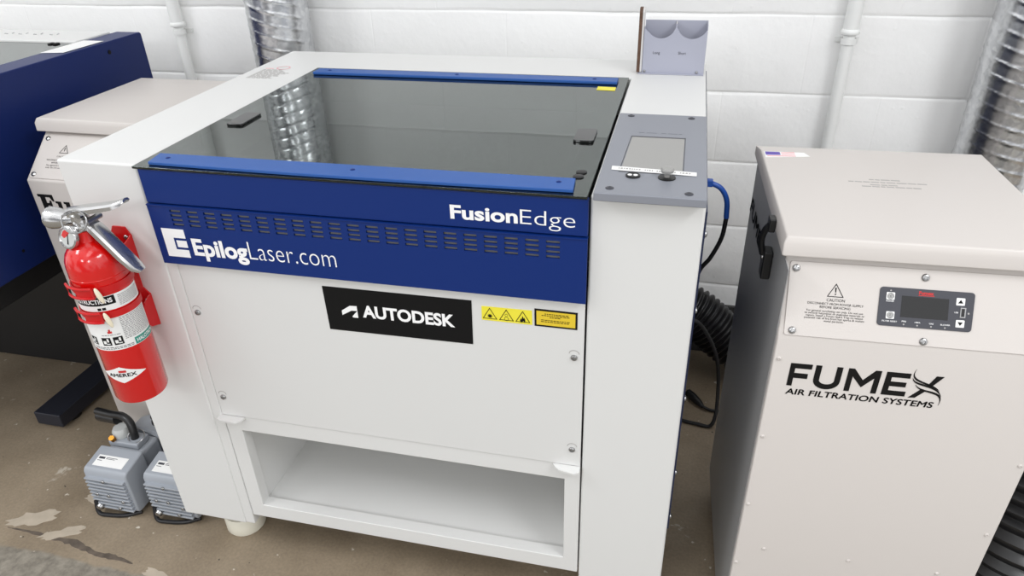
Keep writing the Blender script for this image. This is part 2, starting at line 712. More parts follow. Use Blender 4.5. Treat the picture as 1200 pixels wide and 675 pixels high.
def duct(x, y, r, z0, z1, label, phase=0.0):
    prof_step = 0.0022
    n = int((z1 - z0) / prof_step)
    seg = 48
    bm = bmesh.new()
    rings = []
    for i in range(n + 1):
        zz = z0 + prof_step * i
        ring = []
        for k in range(seg):
            a = 2 * PI * k / seg
            s = zz / 0.034 + 4 * a / (2 * PI) + phase
            fpart = s - math.floor(s)
            idx = math.floor(s) % 4
            h = 0.0022 if idx == 0 else 0.0013
            wd = 0.085
            dd = min(fpart, 1 - fpart) / wd
            e = h * math.exp(-dd * dd * 1.3)
            # shallow bellying and dents of the thin sheet between the ridges
            e += 0.0005 * math.sin(3 * a + zz * 17) + 0.0002 * math.sin(7 * a - zz * 41)
            ring.append(bm.verts.new(((r + e) * math.cos(a), (r + e) * math.sin(a), zz - z0)))
        rings.append(ring)
    for a, b in zip(rings, rings[1:]):
        for k in range(seg):
            bm.faces.new((a[k], a[(k + 1) % seg], b[(k + 1) % seg], b[k]))
    bm.faces.new(rings[0][::-1])
    bm.faces.new(rings[-1])
    o = finish(bm, 'spiral_duct', M['galv'], angle=60)
    o.location = (x, y, z0)
    o['label'] = label
    o['category'] = 'duct'


duct(-1.18, 1.994, 0.089, 0.10, 2.5, 'silver spiral duct rising behind the white and blue engraver')
duct(0.795, 1.99, 0.090, 0.10, 2.5, 'silver spiral duct rising behind the beige filter cabinet at the right', 0.4)


# corrugated hoses
def corrugated(ctrl, r, pitch, amp):
    pts = spline(ctrl, 60)
    d = [0.0]
    for a, b in zip(pts, pts[1:]):
        d.append(d[-1] + (b - a).length)
    L_ = d[-1]
    n = int(L_ / (pitch / 6))
    out, rad = [], []
    j = 0
    for i in range(n + 1):
        s = L_ * i / n
        while j < len(d) - 2 and d[j + 1] < s:
            j += 1
        t = (s - d[j]) / max(1e-9, d[j + 1] - d[j])
        out.append(pts[j].lerp(pts[j + 1], min(1, t)))
        rad.append(r + amp * math.cos(2 * PI * s / pitch))
    return tube(out, r, 28, radii=rad)


solo('corrugated_hose', corrugated([(-0.45, 1.98, 0.30), (-0.15, 1.985, 0.29), (0.08, 1.975, 0.24), (0.24, 1.95, 0.13), (0.45, 1.93, 0.085), (0.62, 1.90, 0.085)], 0.072, 0.016, 0.006), M['hose'],
     'black corrugated hose curving to the floor in the gap between the two machines', 'hose')
solo('corrugated_hose', corrugated([(0.735, 1.16, 0.02), (0.735, 1.17, 0.15), (0.75, 1.20, 0.30), (0.80, 1.30, 0.45), (0.90, 1.50, 0.55)], 0.115, 0.022, 0.006), M['hose'],
     'wide black corrugated hose standing to the right of the beige filter cabinet', 'hose')

# ------------------------------------------------------------------ the engraver
XL, XR, YF, YB, ZB, ZT = -1.09, 0.050, 1.0, 1.885, 0.112, 1.02
ORG = Vector((-0.52, 1.44, 0.0))
en = thing('laser_engraver', 'large white and blue cabinet engraver with a smoked glass lid, centre of the room', 'laser machine', ORG)
FF = Frame((0, YF, 0), (1, 0, 0), (0, 0, 1))          # front face: u = x, v = z, normal -> camera
FT = Frame((0, 0, ZT), (1, 0, 0), (0, 1, 0))          # top face: u = x, v = y

bm = bmesh.new()
u_shape = [(XL, YF), (-0.9225, YF), (-0.9225, 1.705), (-0.1215, 1.705), (-0.1215, YF), (XR, YF), (XR, YB), (XL, YB)]
add_hull(bm, [(x, y, ZB) for x, y in u_shape], [(x, y, ZT) for x, y in u_shape])
part('cabinet_shell', bm, M['white'], en, bevel=0.005, seg=3)
# return flange of the left column, below the blue panels
part('column_flange', box(-0.923, -0.8985, YF + 0.0005, YF + 0.03, ZB + 0.004, 0.85), M['white'], en, bevel=0.003)
part('side_panel', box(XR - 0.0005, XR + 0.0035, YF + 0.012, YB - 0.01, ZB + 0.20, ZT - 0.02), M['sideblue'], en, bevel=0.001, label='thin blue right side panel')
FS = Frame((XR + 0.0035, 0, 0), (0, 1, 0), (0, 0, 1))
screws('side_screw', FS, [(1.03, 0.955), (1.03, 0.815), (1.03, 0.63), (1.03, 0.45), (1.03, 0.33)], 0.0055, M['steel'], en, 0.004)

# inner cabinet: bed and floor
part('work_bed', box(-0.9215, -0.1225, 1.012, 1.704, 0.90, 0.93), M['bed'], en, label='dark work bed under the glass')

# upper blue front belongs to the lid
lid = part('lid', box(-0.9205, -0.1250, 0.988, 1.70, 1.0170, 1.0215), M['glass'], en, bevel=0.0008, label='smoked green glass lid')
# printed black border under the glass
bm = bmesh.new()
zb0, zb1 = 1.0150, 1.0163
add_box(bm, -0.919, -0.898, 1.004, 1.69, zb0, zb1)
add_box(bm, -0.1690, -0.1265, 1.004, 1.69, zb0, zb1)
add_box(bm, -0.898, -0.1690, 1.004, 1.075, zb0, zb1)
add_box(bm, -0.898, -0.1690, 1.615, 1.69, zb0, zb1)
part('glass_border', bm, M['printed'], lid, label='black printed border of the glass')
part('lid_front', box(-0.9135, -0.1230, 0.9905, 1.0030, 0.9528, 1.0160), M['blue'], lid, bevel=0.002, label='upper blue lid front with white lettering')
bm = bmesh.new()
bow = lambda t: -0.006 * math.sin(PI * t)
n = 24
low, hi = [], []
ring = [(-0.894 + 0.746 * k / n, 0.9985 + bow(k / n)) for k in range(n + 1)] + [(-0.1515, 1.046), (-0.902, 1.043)]
add_hull(bm, [(x, y, 1.0218) for x, y in ring], [(x, y, 1.0275) for x, y in ring])
bar = part('front_bar', bm, M['bluebar'], lid, bevel=0.0012, label='blue bar along the front of the lid')
part('hinge_bar', box(-0.8980, -0.1465, 1.628, 1.667, 1.0218, 1.0290), M['bluebar'], lid, bevel=0.002, label='blue bar along the back of the lid')
screws('bar_screw', Frame((0, 0, 1.0275), (1, 0, 0), (0, 1, 0)), [(-0.870, 1.022), (-0.52, 1.022), (-0.175, 1.026)], 0.0042, M['blue'], lid, 0.0012)
screws('hinge_screw', Frame((0, 0, 1.0290), (1, 0, 0), (0, 1, 0)), [(-0.86, 1.648), (-0.53, 1.648), (-0.20, 1.648)], 0.005, M['blue'], lid, 0.0012)
FG = Frame((0, 0, 1.0217), (1, 0, 0), (0, 1, 0))
part('latch_plate', poly(FG, rrect(-0.884, 1.222, -0.848, 1.300, 0.006), 0, 0.0045), M['latchblack'], lid, bevel=0.001)
part('latch_plate', poly(FG, rrect(-0.185, 1.229, -0.148, 1.297, 0.006), 0, 0.0045), M['latchblack'], lid, bevel=0.001)
for (u, v) in ((-0.148, 1.086), (-0.150, 1.066)):
    bm = bmesh.new()
    add_lathe(bm, [(0.009, 0), (0.009, 0.0012), (0.007, 0.002), (0, 0.002)], 18, FG.T(u, v, 0))
    part('lid_button', bm, M['black'], lid)
part('yellow_sticker', poly(FG, [(-0.187, 1.582), (-0.146, 1.580), (-0.146, 1.607), (-0.187, 1.609)], 0, 0.0008), M['yellow'], lid, label='small yellow sticker')

# vented lower blue panel: slots are real openings
def vent_panel():
    bm = bmesh.new()
    x0, x1, z0, z1 = -0.9145, -0.1225, 0.8315, 0.9490
    nc, nr = 21, 4
    cw, pitch = 0.0222, 0.03411
    xs = [x0]
    for c in range(nc):
        a = -0.8705 + pitch * c
        xs += [a, a + cw]
    xs.append(x1)
    zs = [z0]
    zr = [0.9115 + 0.0088 * k for k in range(nr)]
    for a in zr:
        zs += [a, a + 0.0052]
    zs.append(z1)
    yf, yb = 0.9885, 0.9925
    grid = {}

    def v(i, j, y):
        k = (i, j, y)
        if k not in grid:
            grid[k] = bm.verts.new((xs[i], y, zs[j]))
        return grid[k]
    hole = lambda i, j: i % 2 == 1 and j % 2 == 1 and 0 < i < len(xs) - 2 + 1 and 0 < j < len(zs) - 1
    NI, NJ = len(xs) - 1, len(zs) - 1
    solid = lambda i, j: 0 <= i < NI and 0 <= j < NJ and not hole(i, j)
    for i in range(NI):
        for j in range(NJ):
            if not solid(i, j):
                continue
            bm.faces.new((v(i, j, yf), v(i + 1, j, yf), v(i + 1, j + 1, yf), v(i, j + 1, yf)))
            bm.faces.new((v(i, j + 1, yb), v(i + 1, j + 1, yb), v(i + 1, j, yb), v(i, j, yb)))
            if not solid(i - 1, j):
                bm.faces.new((v(i, j, yf), v(i, j + 1, yf), v(i, j + 1, yb), v(i, j, yb)))
            if not solid(i + 1, j):
                bm.faces.new((v(i + 1, j, yb), v(i + 1, j + 1, yb), v(i + 1, j + 1, yf), v(i + 1, j, yf)))
            if not solid(i, j - 1):
                bm.faces.new((v(i, j, yb), v(i + 1, j, yb), v(i + 1, j, yf), v(i, j, yf)))
            if not solid(i, j + 1):
                bm.faces.new((v(i, j + 1, yf), v(i + 1, j + 1, yf), v(i + 1, j + 1, yb), v(i, j + 1, yb)))
    return bm


vent = part('vent_panel', vent_panel(), M['blue'], en, smooth=False, label='lower blue panel with rows of vent slots')
bm = bmesh.new()
add_box(bm, -0.9105, -0.1255, 0.9926, 0.999, 0.8335, 0.9488)
part('vent_backing', bm, M['mesh'], vent, label='dull grey mesh behind the slots')
part('panel_rib', box(-0.9145, -0.1225, 0.9870, 0.9995, 0.9490, 0.9512), M['blue'], vent)

# front lettering
fu = Frame((0, 0.9905, 0), (1, 0, 0), (0, 0, 1))
part('lettering', text('Fusion', on(fu), 0.1110, 0.0245, u=-0.3447, v=0.9676, bold=0.030), M['whiteink'], lid)
part('lettering', text('Edge', on(fu), 0.0875, 0.0245, u=-0.2300, v=0.9680, bold=-0.012), M['whiteink'], lid)
fv = Frame((0, 0.9885, 0), (1, 0, 0), (0, 0, 1))
part('lettering', text('Epilog', on(fv), 0.1110, 0.0345, u=-0.8420, v=0.8545, bold=0.035), M['whiteink'], vent)
part('lettering', text('Laser.com', on(fv), 0.1690, 0.0345, u=-0.7285, v=0.8575, bold=-0.014), M['whiteink'], vent)
ex, ez, ew, eh = -0.8985, 0.8480, 0.0460, 0.0570
bm = bmesh.new()
E_ = lambda pts: [(ex + a * ew, ez + b * eh) for a, b in pts]
add_poly(bm, fv, E_([(0, 0), (1, 0), (1, 0.27), (0.45, 0.27), (0.45, 0.69), (1, 0.69), (1, 1), (0, 1)]), 0.0001, 0.0008)
add_poly(bm, fv, E_([(0.55, 0.36), (1, 0.36), (1, 0.60), (0.55, 0.60)]), 0.0001, 0.0008)
part('emblem', bm, M['whiteink'], vent, smooth=False, label='white square emblem of a block letter E')

# front door and stand frame
door = part('door', box(-0.8975, -0.1245, 1.0000, 1.006, 0.4570, 0.8500), M['door'], en, bevel=0.0015)
fd = Frame((0, 1.0000, 0), (1, 0, 0), (0, 0, 1))
for (u, v) in ((-0.883, 0.718), (-0.882, 0.507), (-0.141, 0.713), (-0.141, 0.498)):
    bm = bmesh.new()
    add_screw(bm, fd, u, v, 0.0062, 0.004)
    part('door_screw', bm, M['steel'], door)
    bm = bmesh.new()
    oa = [(u + 0.0095 * math.cos(a), v + 0.008 + 0.008 * math.sin(a)) for a in [PI * (0.0 + k / 12) for k in range(13)]]
    ia = [(u + 0.0082 * math.cos(a), v + 0.008 + 0.0066 * math.sin(a)) for a in [PI * (0.0 + k / 12) for k in range(13)]]
    for i in range(12):
        bm.faces.new([bm.verts.new(fd.p(*q, 0.0004)) for q in (oa[i], oa[i + 1], ia[i + 1], ia[i])])
    part('keyhole_slot', bm, M['greyink'], door)
bm = bmesh.new()
of = [(-0.8975, 0.146), (-0.1245, 0.146), (-0.1245, 0.4555), (-0.8975, 0.4555)]
hf = [(-0.862, 0.186), (-0.155, 0.186), (-0.155, 0.4150), (-0.862, 0.4150)]
y0, y1 = 1.0025, 1.030
for (P, Q, flip) in ((of, hf, False),):
    o0 = [bm.verts.new((x, y0, z)) for x, z in P]
    i0 = [bm.verts.new((x, y0, z)) for x, z in Q]
    o1 = [bm.verts.new((x, y1, z)) for x, z in P]
    i1 = [bm.verts.new((x, y1, z)) for x, z in Q]
    for k in range(4):
        l = (k + 1) % 4
        bm.faces.new((o0[k], o0[l], i0[l], i0[k]))
        bm.faces.new((o1[l], o1[k], i1[k], i1[l]))
        bm.faces.new((o0[l], o0[k], o1[k], o1[l]))
        bm.faces.new((i0[k], i0[l], i1[l], i1[k]))
part('stand_frame', bm, M['white'], en, bevel=0.0015, label='white frame round the open shelf')
bm = bmesh.new()
xi0, xi1, zi0, zi1, yi = -0.868, -0.150, 0.178, 0.421, 1.62
q = lambda *pts: bm.faces.new([bm.verts.new(p) for p in pts])
q((xi0, y1, zi0), (xi1, y1, zi0), (xi1, yi, zi0), (xi0, yi, zi0))
q((xi0, y1, zi1), (xi0, yi, zi1), (xi1, yi, zi1), (xi1, y1, zi1))
q((xi0, yi, zi0), (xi1, yi, zi0), (xi1, yi, zi1), (xi0, yi, zi1))
q((xi0, y1, zi0), (xi0, yi, zi0), (xi0, yi, zi1), (xi0, y1, zi1))
q((xi1, y1, zi0), (xi1, y1, zi1), (xi1, yi, zi1), (xi1, yi, zi0))
sh = part('shelf_compartment', bm, M['white'], en, smooth=False, label='white open shelf under the door')
# folded lips at both ends of the door's lower edge
for xa, xb in ((-0.9055, -0.8440), (-0.1790, -0.1245)):
    bm = bmesh.new()
    ring = [(xa, 1.003), (xa + 0.004, 0.986), (xa + 0.012, 0.981), (xb - 0.014, 0.981), (xb - 0.004, 0.989), (xb, 1.003)]
    if xb > -0.3:
        ring = [(xa, 1.003), (xa + 0.006, 0.993), (xa + 0.016, 0.984), (xb - 0.010, 0.979), (xb, 0.984), (xb, 1.003)]
    add_hull(bm, [(x, y, 0.4520) for x, y in ring], [(x, y, 0.4560) for x, y in ring])
    part('hinge_lip', bm, M['white'], door)

# vinyl decals on the door
decal = part('name_decal', poly(fd, [(-0.603, 0.8085), (-0.602, 0.715), (-0.3235, 0.7175), (-0.3215, 0.8095)], 0.0001, 0.0008), M['decal'], door, label='black vinyl decal with white name', smooth=False)
fdd = Frame((0, 1.0000 - 0.0008, 0), (1, 0, 0), (0, 0, 1))
part('lettering', text('AUTODESK', on(fdd, 0.0005), 0.176, 0.0262, u=-0.5305, v=0.7500, bold=0.035), M['whiteink'], decal)
bm = bmesh.new()
A_ = lambda pts: [(-0.5712 + a * 0.0315, 0.7470 + b * 0.0250) for a, b in pts]
add_poly(bm, fdd, A_([(0.0, 0.14), (0.0, 0.52), (0.55, 1.0), (0.98, 1.02), (0.98, 0.62), (0.62, 0.60)]), 0.0002, 0.0006)
add_poly(bm, fdd, A_([(0.62, 0.10), (0.98, 0.62), (0.98, 0.02), (0.66, 0.02)]), 0.0002, 0.0006)
part('emblem', bm, M['whiteink'], decal, smooth=False, label='white angular emblem')

lab = part('warning_label', poly(fd, [(-0.3045, 0.7725), (-0.2145, 0.7725), (-0.2150, 0.8015), (-0.3040, 0.8005)], 0.0001, 0.0008), M['yellow'], door, label='yellow label with three warning triangles', smooth=False)
bm = bmesh.new()
for k, cx in enumerate((-0.2895, -0.2600, -0.2310)):
    o_, i_ = offset_tri((cx, 0.7838), 0.0152, 0.0128)
    add_ring(bm, fdd, o_, i_, 0.0004)
    if k == 0:
        star = []
        for a in range(24):
            rr = 0.0046 if a % 2 == 0 else 0.0025
            star.append((cx + rr * math.cos(2 * PI * a / 24), 0.7822 + rr * math.sin(2 * PI * a / 24)))
        add_poly(bm, fdd, star, 0.0002, 0.0005)
    elif k == 1:
        add_ring(bm, fdd, circle(cx, 0.7795, 0.0040), circle(cx, 0.7795, 0.0033), 0.0004)
        add_ring(bm, fdd, circle(cx, 0.7868, 0.0028), circle(cx, 0.7868, 0.0022), 0.0004)
    else:
        add_poly(bm, fdd, [(cx - 0.004, 0.7755), (cx - 0.005, 0.780), (cx - 0.0028, 0.7845), (cx - 0.002, 0.7810), (cx - 0.0005, 0.7890), (cx + 0.0015, 0.7835), (cx + 0.0025, 0.7855), (cx + 0.0045, 0.780), (cx + 0.0035, 0.7755), (cx + 0.0012, 0.7790), (cx - 0.001, 0.7760)], 0.0002, 0.0005)
part('warning_symbols', bm, M['ink'], lab, smooth=False)
lab = part('danger_label', poly(fd, [(-0.2105, 0.7715), (-0.1365, 0.7715), (-0.1365, 0.8060), (-0.2105, 0.8065)], 0.0001, 0.0008), M['ink'], door, label='yellow label with a black border', smooth=False)
part('label_face', poly(fdd, [(-0.2070, 0.7750), (-0.1400, 0.7750), (-0.1400, 0.8025), (-0.2070, 0.8030)], 0.0001, 0.0004), M['amber'], lab, smooth=False)
fde = Frame((0, 1.0000 - 0.0012, 0), (1, 0, 0), (0, 0, 1))
bm = bmesh.new()
for v, a, b in ((0.7972, -0.193, -0.155), (0.7940, -0.198, -0.151), (0.7908, -0.184, -0.165), (0.7848, -0.199, -0.152), (0.7816, -0.199, -0.150)):
    u = a
    while u < b:
        w = random.uniform(0.002, 0.0055)
        add_poly(bm, fde, [(u, v), (u + w, v), (u + w, v + 0.0013), (u, v + 0.0013)], 0.0001, 0.0003)
        u += w + 0.0012
part('fine_print', bm, M['ink'], lab, smooth=False)

# top sticker on the left rim (pale grey print)
bm = bmesh.new()
for k in range(12):
    v = 1.585 + k * 0.0075
    a, b = -1.058, -1.058 + random.uniform(0.05, 0.075)
    u = a
    while u < b:
        w = random.uniform(0.008, 0.018)
        add_poly(bm, FT, [(u, v), (u + w, v), (u + w, v + 0.0028), (u, v + 0.0028)], 0.0001, 0.0005)
        u += w + 0.003
part('rim_sticker', bm, M['greyink'], en, smooth=False, label='faint grey printed sticker on the left rim')
bm = bmesh.new()
add_ring(bm, FT, circle(-1.012, 1.690, 0.018), circle(-1.012, 1.690, 0.0145), 0.0006)
add_poly(bm, FT, [(-1.058, 1.679), (-1.035, 1.679), (-1.035, 1.683), (-1.058, 1.683)], 0.0001, 0.0005)
part('rim_mark', bm, M['pinkink'], en, smooth=False, label='pale red ring mark on the sticker')

# control panel
cp = part('control_panel', box(-0.1150, 0.0490, 0.9770, 1.3780, 1.0205, 1.0345), M['grey'], en, bevel=0.002, label='grey control panel on the right column')
FC = Frame((0, 0, 1.0345), (1, 0, 0), (0, 1, 0))
# frame of the screen recess, then the screen
scr = part('screen', poly(FC, [(-0.0840, 1.070), (0.0110, 1.068), (0.0110, 1.236), (-0.0795, 1.236)], 0.0001, 0.0006), M['screen'], cp, smooth=False, label='blank grey touch screen')
bm = bmesh.new()
so = [(-0.0868, 1.066), (0.0132, 1.064), (0.0130, 1.2430), (-0.0818, 1.2430)]
si = [(-0.0855, 1.068), (0.0122, 1.066), (0.0118, 1.2365), (-0.0808, 1.2365)]
n4 = 4
o1 = [bm.verts.new(FC.p(u, v, 0.0003)) for u, v in so]
i1 = [bm.verts.new(FC.p(u, v, 0.0006)) for u, v in si]
for k in range(4):
    bm.faces.new((o1[k], o1[(k + 1) % 4], i1[(k + 1) % 4], i1[k]))
part('screen_bezel', bm, M['panelgrey'], cp, smooth=False)
tape = part('label_tape', poly(FC, [(-0.0985, 1.071), (0.0330, 1.063), (0.0330, 1.078), (-0.0990, 1.087)], 0.0007, 0.0013), M['paper'], cp, smooth=False, label='white label tape with faint typing')
bm = bmesh.new()
u = -0.088
k = 0
while u < 0.022:
    w = random.choice((0.0018, 0.0026, 0.0034))
    if random.random() < 0.82:
        v0 = 1.0765 - (u + 0.1) * 0.061
        add_poly(bm, FC, [(u, v0), (u + w, v0), (u + w, v0 + 0.0045), (u, v0 + 0.0045)], 0.00135, 0.0016)
    u += w + 0.0016
part('tape_print', bm, M['greyink'], tape, smooth=False)
bm = bmesh.new()
add_lathe(bm, [(0.0115, 0), (0.0115, 0.002), (0.0095, 0.003), (0.0080, 0.0016), (0, 0.0016)], 24, FC.T(-0.0630, 1.051, 0))
b1 = part('power_button', bm, M['black'], cp)
bm = bmesh.new()
add_poly(bm, FC, circle(-0.0680, 1.051, 0.0035), 0.0017, 0.0024)
add_poly(bm, FC, circle(-0.0590, 1.051, 0.0035), 0.0017, 0.0024)
part('button_lamp', bm, M['whiteink'], b1)
bm = bmesh.new()
add_lathe(bm, [(0.0135, 0), (0.0135, 0.0015), (0.011, 0.002), (0, 0.002)], 24, FC.T(-0.0115, 1.051, 0))
kb = part('joystick', bm, M['black'], cp, label='black socket of the joystick')
bm = bmesh.new()
add_lathe(bm, [(0.004, 0.001), (0.004, 0.008), (0.0095, 0.010), (0.0105, 0.014), (0.009, 0.017), (0, 0.018)], 24, FC.T(-0.0115, 1.051, 0))
part('joystick_cap', bm, M['screen'], kb, label='grey joystick cap')
for (u, v) in ((-0.092, 1.360), (0.021, 1.359), (-0.093, 0.997), (0.023, 0.993)):
    bm = bmesh.new()
    add_screw(bm, FC, u, v, 0.0065, 0.0018)
    part('panel_screw', bm, M['panelgrey'], cp)
bm = bmesh.new()
for u, w in ((-0.070, 0.010), (-0.056, 0.018), (-0.030, 0.008), (-0.018, 0.016), (0.0, 0.006)):
    add_poly(bm, FC, [(u, 1.262), (u + w, 1.262), (u + w, 1.264), (u, 1.264)], 0.0001, 0.0003)
part('panel_print', bm, M['panelprint'], cp, smooth=False)

# levelling feet
for (x, y) in ((-1.000, 1.088), (-0.05, 1.10), (-1.0, 1.80), (-0.05, 1.80)):
    bm = bmesh.new()
    add_lathe(bm, [(0, 0.0), (0.046, 0.0), (0.049, 0.006), (0.049, 0.046), (0.046, 0.052), (0.032, 0.052), (0.030, 0.04), (0, 0.04)], 36, Matrix.Translation((x, y, 0)))
    ft = part('levelling_foot', bm, M['cup'], en, label='round cream foot cup')
    bm = bmesh.new()
    add_lathe(bm, [(0.011, 0.041), (0.011, 0.1125), (0, 0.1125)], 16, Matrix.Translation((x, y, 0)))
    part('foot_stud', bm, M['dark'], ft)
ORG = Vector((0, 0, 0))

# ------------------------------------------------------------------ pocket holder and plate on the right column
hx0, hx1, hy, hz0, hz1 = -0.1000, 0.0430, 1.748, 1.0215, 1.1340
ORG = Vector(((hx0 + hx1) / 2, hy + 0.025, ZT))
ho = thing('tool_holder', 'grey two-pocket holder with scooped fronts standing on the engraver beside the tall plate', 'holder', ORG)
FH = Frame((0, hy, 0), (1, 0, 0), (0, 0, 1))
hm = (hx0 + hx1) / 2 + 0.001


def scoop(cx, w, depth, n=14):
    return [(cx + w * math.cos(PI + PI * k / n), hz1 + depth * math.sin(PI + PI * k / n)) for k in range(n + 1)]


pts = [(hx0, hz0), (hx1, hz0), (hx1, hz1 - 0.011)]
pts += [(hx1 - 0.002 - 0.064 * k / 14, hz1 - 0.012 - 0.021 * math.sin(PI * k / 14) ** 0.6) for k in range(1, 14)]
pts += [(hm + 0.0012, hz1 - 0.008), (hm + 0.0012, hz1), (hm - 0.0012, hz1), (hm - 0.0012, hz1 - 0.008)]
pts += [(hm - 0.003 - 0.062 * k / 14, hz1 - 0.012 - 0.021 * math.sin(PI * k / 14) ** 0.6) for k in range(1, 14)]
pts += [(hx0, hz1 - 0.010)]
part('front_sheet', poly(FH, pts, -0.0015, 0.0), M['holder'], ho, smooth=False)
part('back_sheet', box(hx0, hx1, hy + 0.042, hy + 0.0435, hz0, hz1 + 0.001), M['holder'], ho)
part('side_sheet', box(hx0, hx0 + 0.0015, hy + 0.0016, hy + 0.0419, hz0, hz1 - 0.010), M['holder'], ho)
part('side_sheet', box(hx1 - 0.0015, hx1, hy + 0.0016, hy + 0.0419, hz0, hz1 - 0.001), M['holder'], ho)
part('divider', box(hm - 0.001, hm + 0.001, hy + 0.0016, hy + 0.0419, hz0, hz1 - 0.001), M['pale'], ho)
foot = part('foot_flange', box(hx0 - 0.008, hx1, hy - 0.008, hy + 0.055, hz0 - 0.001, hz0 + 0.0008), M['holder'], ho)
screws('holder_screw', FH, [(hx0 + 0.006, hz0 + 0.0045), (hx1 - 0.016, hz0 + 0.0045)], 0.0032, M['steel'], ho, 0.0025)
part('lettering', text('Long', on(FH, 0.0004), 0.016, 0.0062, u=-0.069, v=1.0660, align='C'), M['panelgrey'], ho)
part('lettering', text('Short', on(FH, 0.0004), 0.018, 0.0062, u=-0.010, v=1.0660, align='C'), M['panelgrey'], ho)
px = -0.1035
ORG = Vector((px - 0.002, hy + 0.012, 1.0235))
pl = thing('flat_plate', 'tall thin brown-edged plate standing upright at the left side of the grey two-pocket holder', 'plate', ORG)
bm = bmesh.new()
pr = [(hy - 0.001, 1.0235), (hy + 0.030, 1.0235), (hy + 0.030, 1.160), (hy + 0.022, 1.167), (hy + 0.006, 1.167), (hy - 0.001, 1.158)]
add_hull(bm, [(px - 0.0095, y, z) for y, z in pr], [(px - 0.0020, y, z) for y, z in pr])
part('core', bm, M['wood'], pl, smooth=False)
bm = bmesh.new()
add_hull(bm, [(px - 0.0019, y, z) for y, z in pr], [(px + 0.0025, y, z) for y, z in pr])
part('face_sheet', bm, M['pale'], pl, smooth=False, label='pale face of the plate')
ORG = Vector((0, 0, 0))

# ------------------------------------------------------------------ network cable at the right side
ORG = Vector((0.07, 1.35, 0.70))
nc = thing('network_cable', 'blue cable plugged into the right side of the engraver, its lower length black', 'cable', ORG)
cp_ = spline([(0.0540, 1.350, 0.9145), (0.068, 1.350, 0.9120), (0.090, 1.350, 0.9020), (0.104, 1.350, 0.878), (0.108, 1.35, 0.840)], 10)
part('blue_length', tube(cp_, 0.0052, 12), M['bluecable'], nc)
part('plug', box(0.0536, 0.074, 1.343, 1.357, 0.905, 0.919), M['bluecable'], nc, bevel=0.002)
part('black_length', tube(spline([(0.108, 1.35, 0.840), (0.104, 1.35, 0.795), (0.088, 1.352, 0.748), (0.068, 1.36, 0.705), (0.0575, 1.40, 0.60)], 10), 0.0045, 12), M['cable'], nc)
ORG = Vector((0, 0, 0))
solo('power_cord', tube(spline([(0.060, 1.800, 0.30), (0.110, 1.795, 0.30), (0.165, 1.775, 0.215), (0.185, 1.750, 0.10), (0.178, 1.700, 0.014), (0.130, 1.700, 0.0062), (0.030, 1.720, 0.0062)], 10), 0.0055, 10), M['cable'],
     'thin black cord looping down in front of the corrugated hose', 'cord')
ORG = Vector((0.13, 1.79, 0.0))
pg = thing('mains_plug', 'black cable connector lying on the floor in the gap between the machines', 'plug', ORG)
part('plug_body', tube([(0.105, 1.835, 0.014), (0.120, 1.815, 0.014), (0.140, 1.79, 0.013), (0.150, 1.778, 0.010)], 0.012, 12, radii=[0.012, 0.0135, 0.010, 0.006]), M['cable'], pg)
part('plug_cord', tube(spline([(0.150, 1.778, 0.010), (0.185, 1.770, 0.006), (0.25, 1.78, 0.006), (0.40, 1.80, 0.006)], 8), 0.0045, 10), M['cable'], pg)
ORG = Vector((0, 0, 0))

# ------------------------------------------------------------------ fire extinguisher
EX, EY, ER = -0.9985, 0.9235, 0.0490
def cyl(phi_deg, z, r):
    a = math.radians(phi_deg)
    return Vector((EX + r * math.cos(a), EY + r * math.sin(a), z))


def wrap_place(phi0, z0, r):
    return lambda u, v: cyl(phi0 + math.degrees(u / ER), z0 + v, r)


def add_wrap(bm, p0, p1, z0, z1, r, n=24, cut=None):
    a = []
    for k in range(n + 1):
        p = p0 + (p1 - p0) * k / n
        a.append((bm.verts.new(cyl(p, z0, r)), bm.verts.new(cyl(p, z1, r))))
    for (b0, t0), (b1, t1) in zip(a, a[1:]):
        bm.faces.new((b0, b1, t1, t0))


ORG = Vector((EX, EY, 0.568))
fe = thing('fire_extinguisher', 'red fire extinguisher with silver handles strapped to the engraver front column', 'fire extinguisher', ORG)
bot = part('bottle', lathe([(0, 0.572), (0.040, 0.570), (0.0465, 0.572), (ER, 0.578), (ER, 0.842), (0.0495, 0.8425), (0.0495, 0.8445), (ER, 0.845), (ER, 0.862), (0.0475, 0.874), (0.0435, 0.885), (0.037, 0.8945), (0.028, 0.902),
                            (0.0205, 0.907), (0.019, 0.915), (0.0185, 0.926), (0, 0.926)], 56, Matrix.Translation((EX, EY, 0))), M['red'], fe, label='glossy red bottle')
C0 = -74
lab1 = bmesh.new()
add_wrap(lab1, C0 - 104, C0 + 104, 0.784, 0.8135, ER + 0.0004, 60)
l1 = part('instruction_label', lab1, M['paper'], bot, label='upper white instruction band')
bm = bmesh.new()
add_wrap(bm, C0 - 52, C0 + 40, 0.7955, 0.8125, ER + 0.0007, 30)
part('title_pill', bm, M['ink'], l1)
part('lettering', text('INSTRUCTIONS', wrap_place(C0 - 48, 0.7995, ER + 0.0010), 0.0705, 0.0092, bold=0.03), M['whiteink'], l1)


def fine_print(p0, p1, z0, z1, step=0.0032, h=0.0013, m='greyink', r=ER + 0.0008):
    bm = bmesh.new()
    zz = z1 - step
    while zz > z0:
        p = p0
        while p < p1 - 1:
            w = random.uniform(2.5, 8)
            add_wrap(bm, p, min(p + w, p1), zz, zz + h, r, 3)
            p += w + 1.6
        zz -= step
    return bm


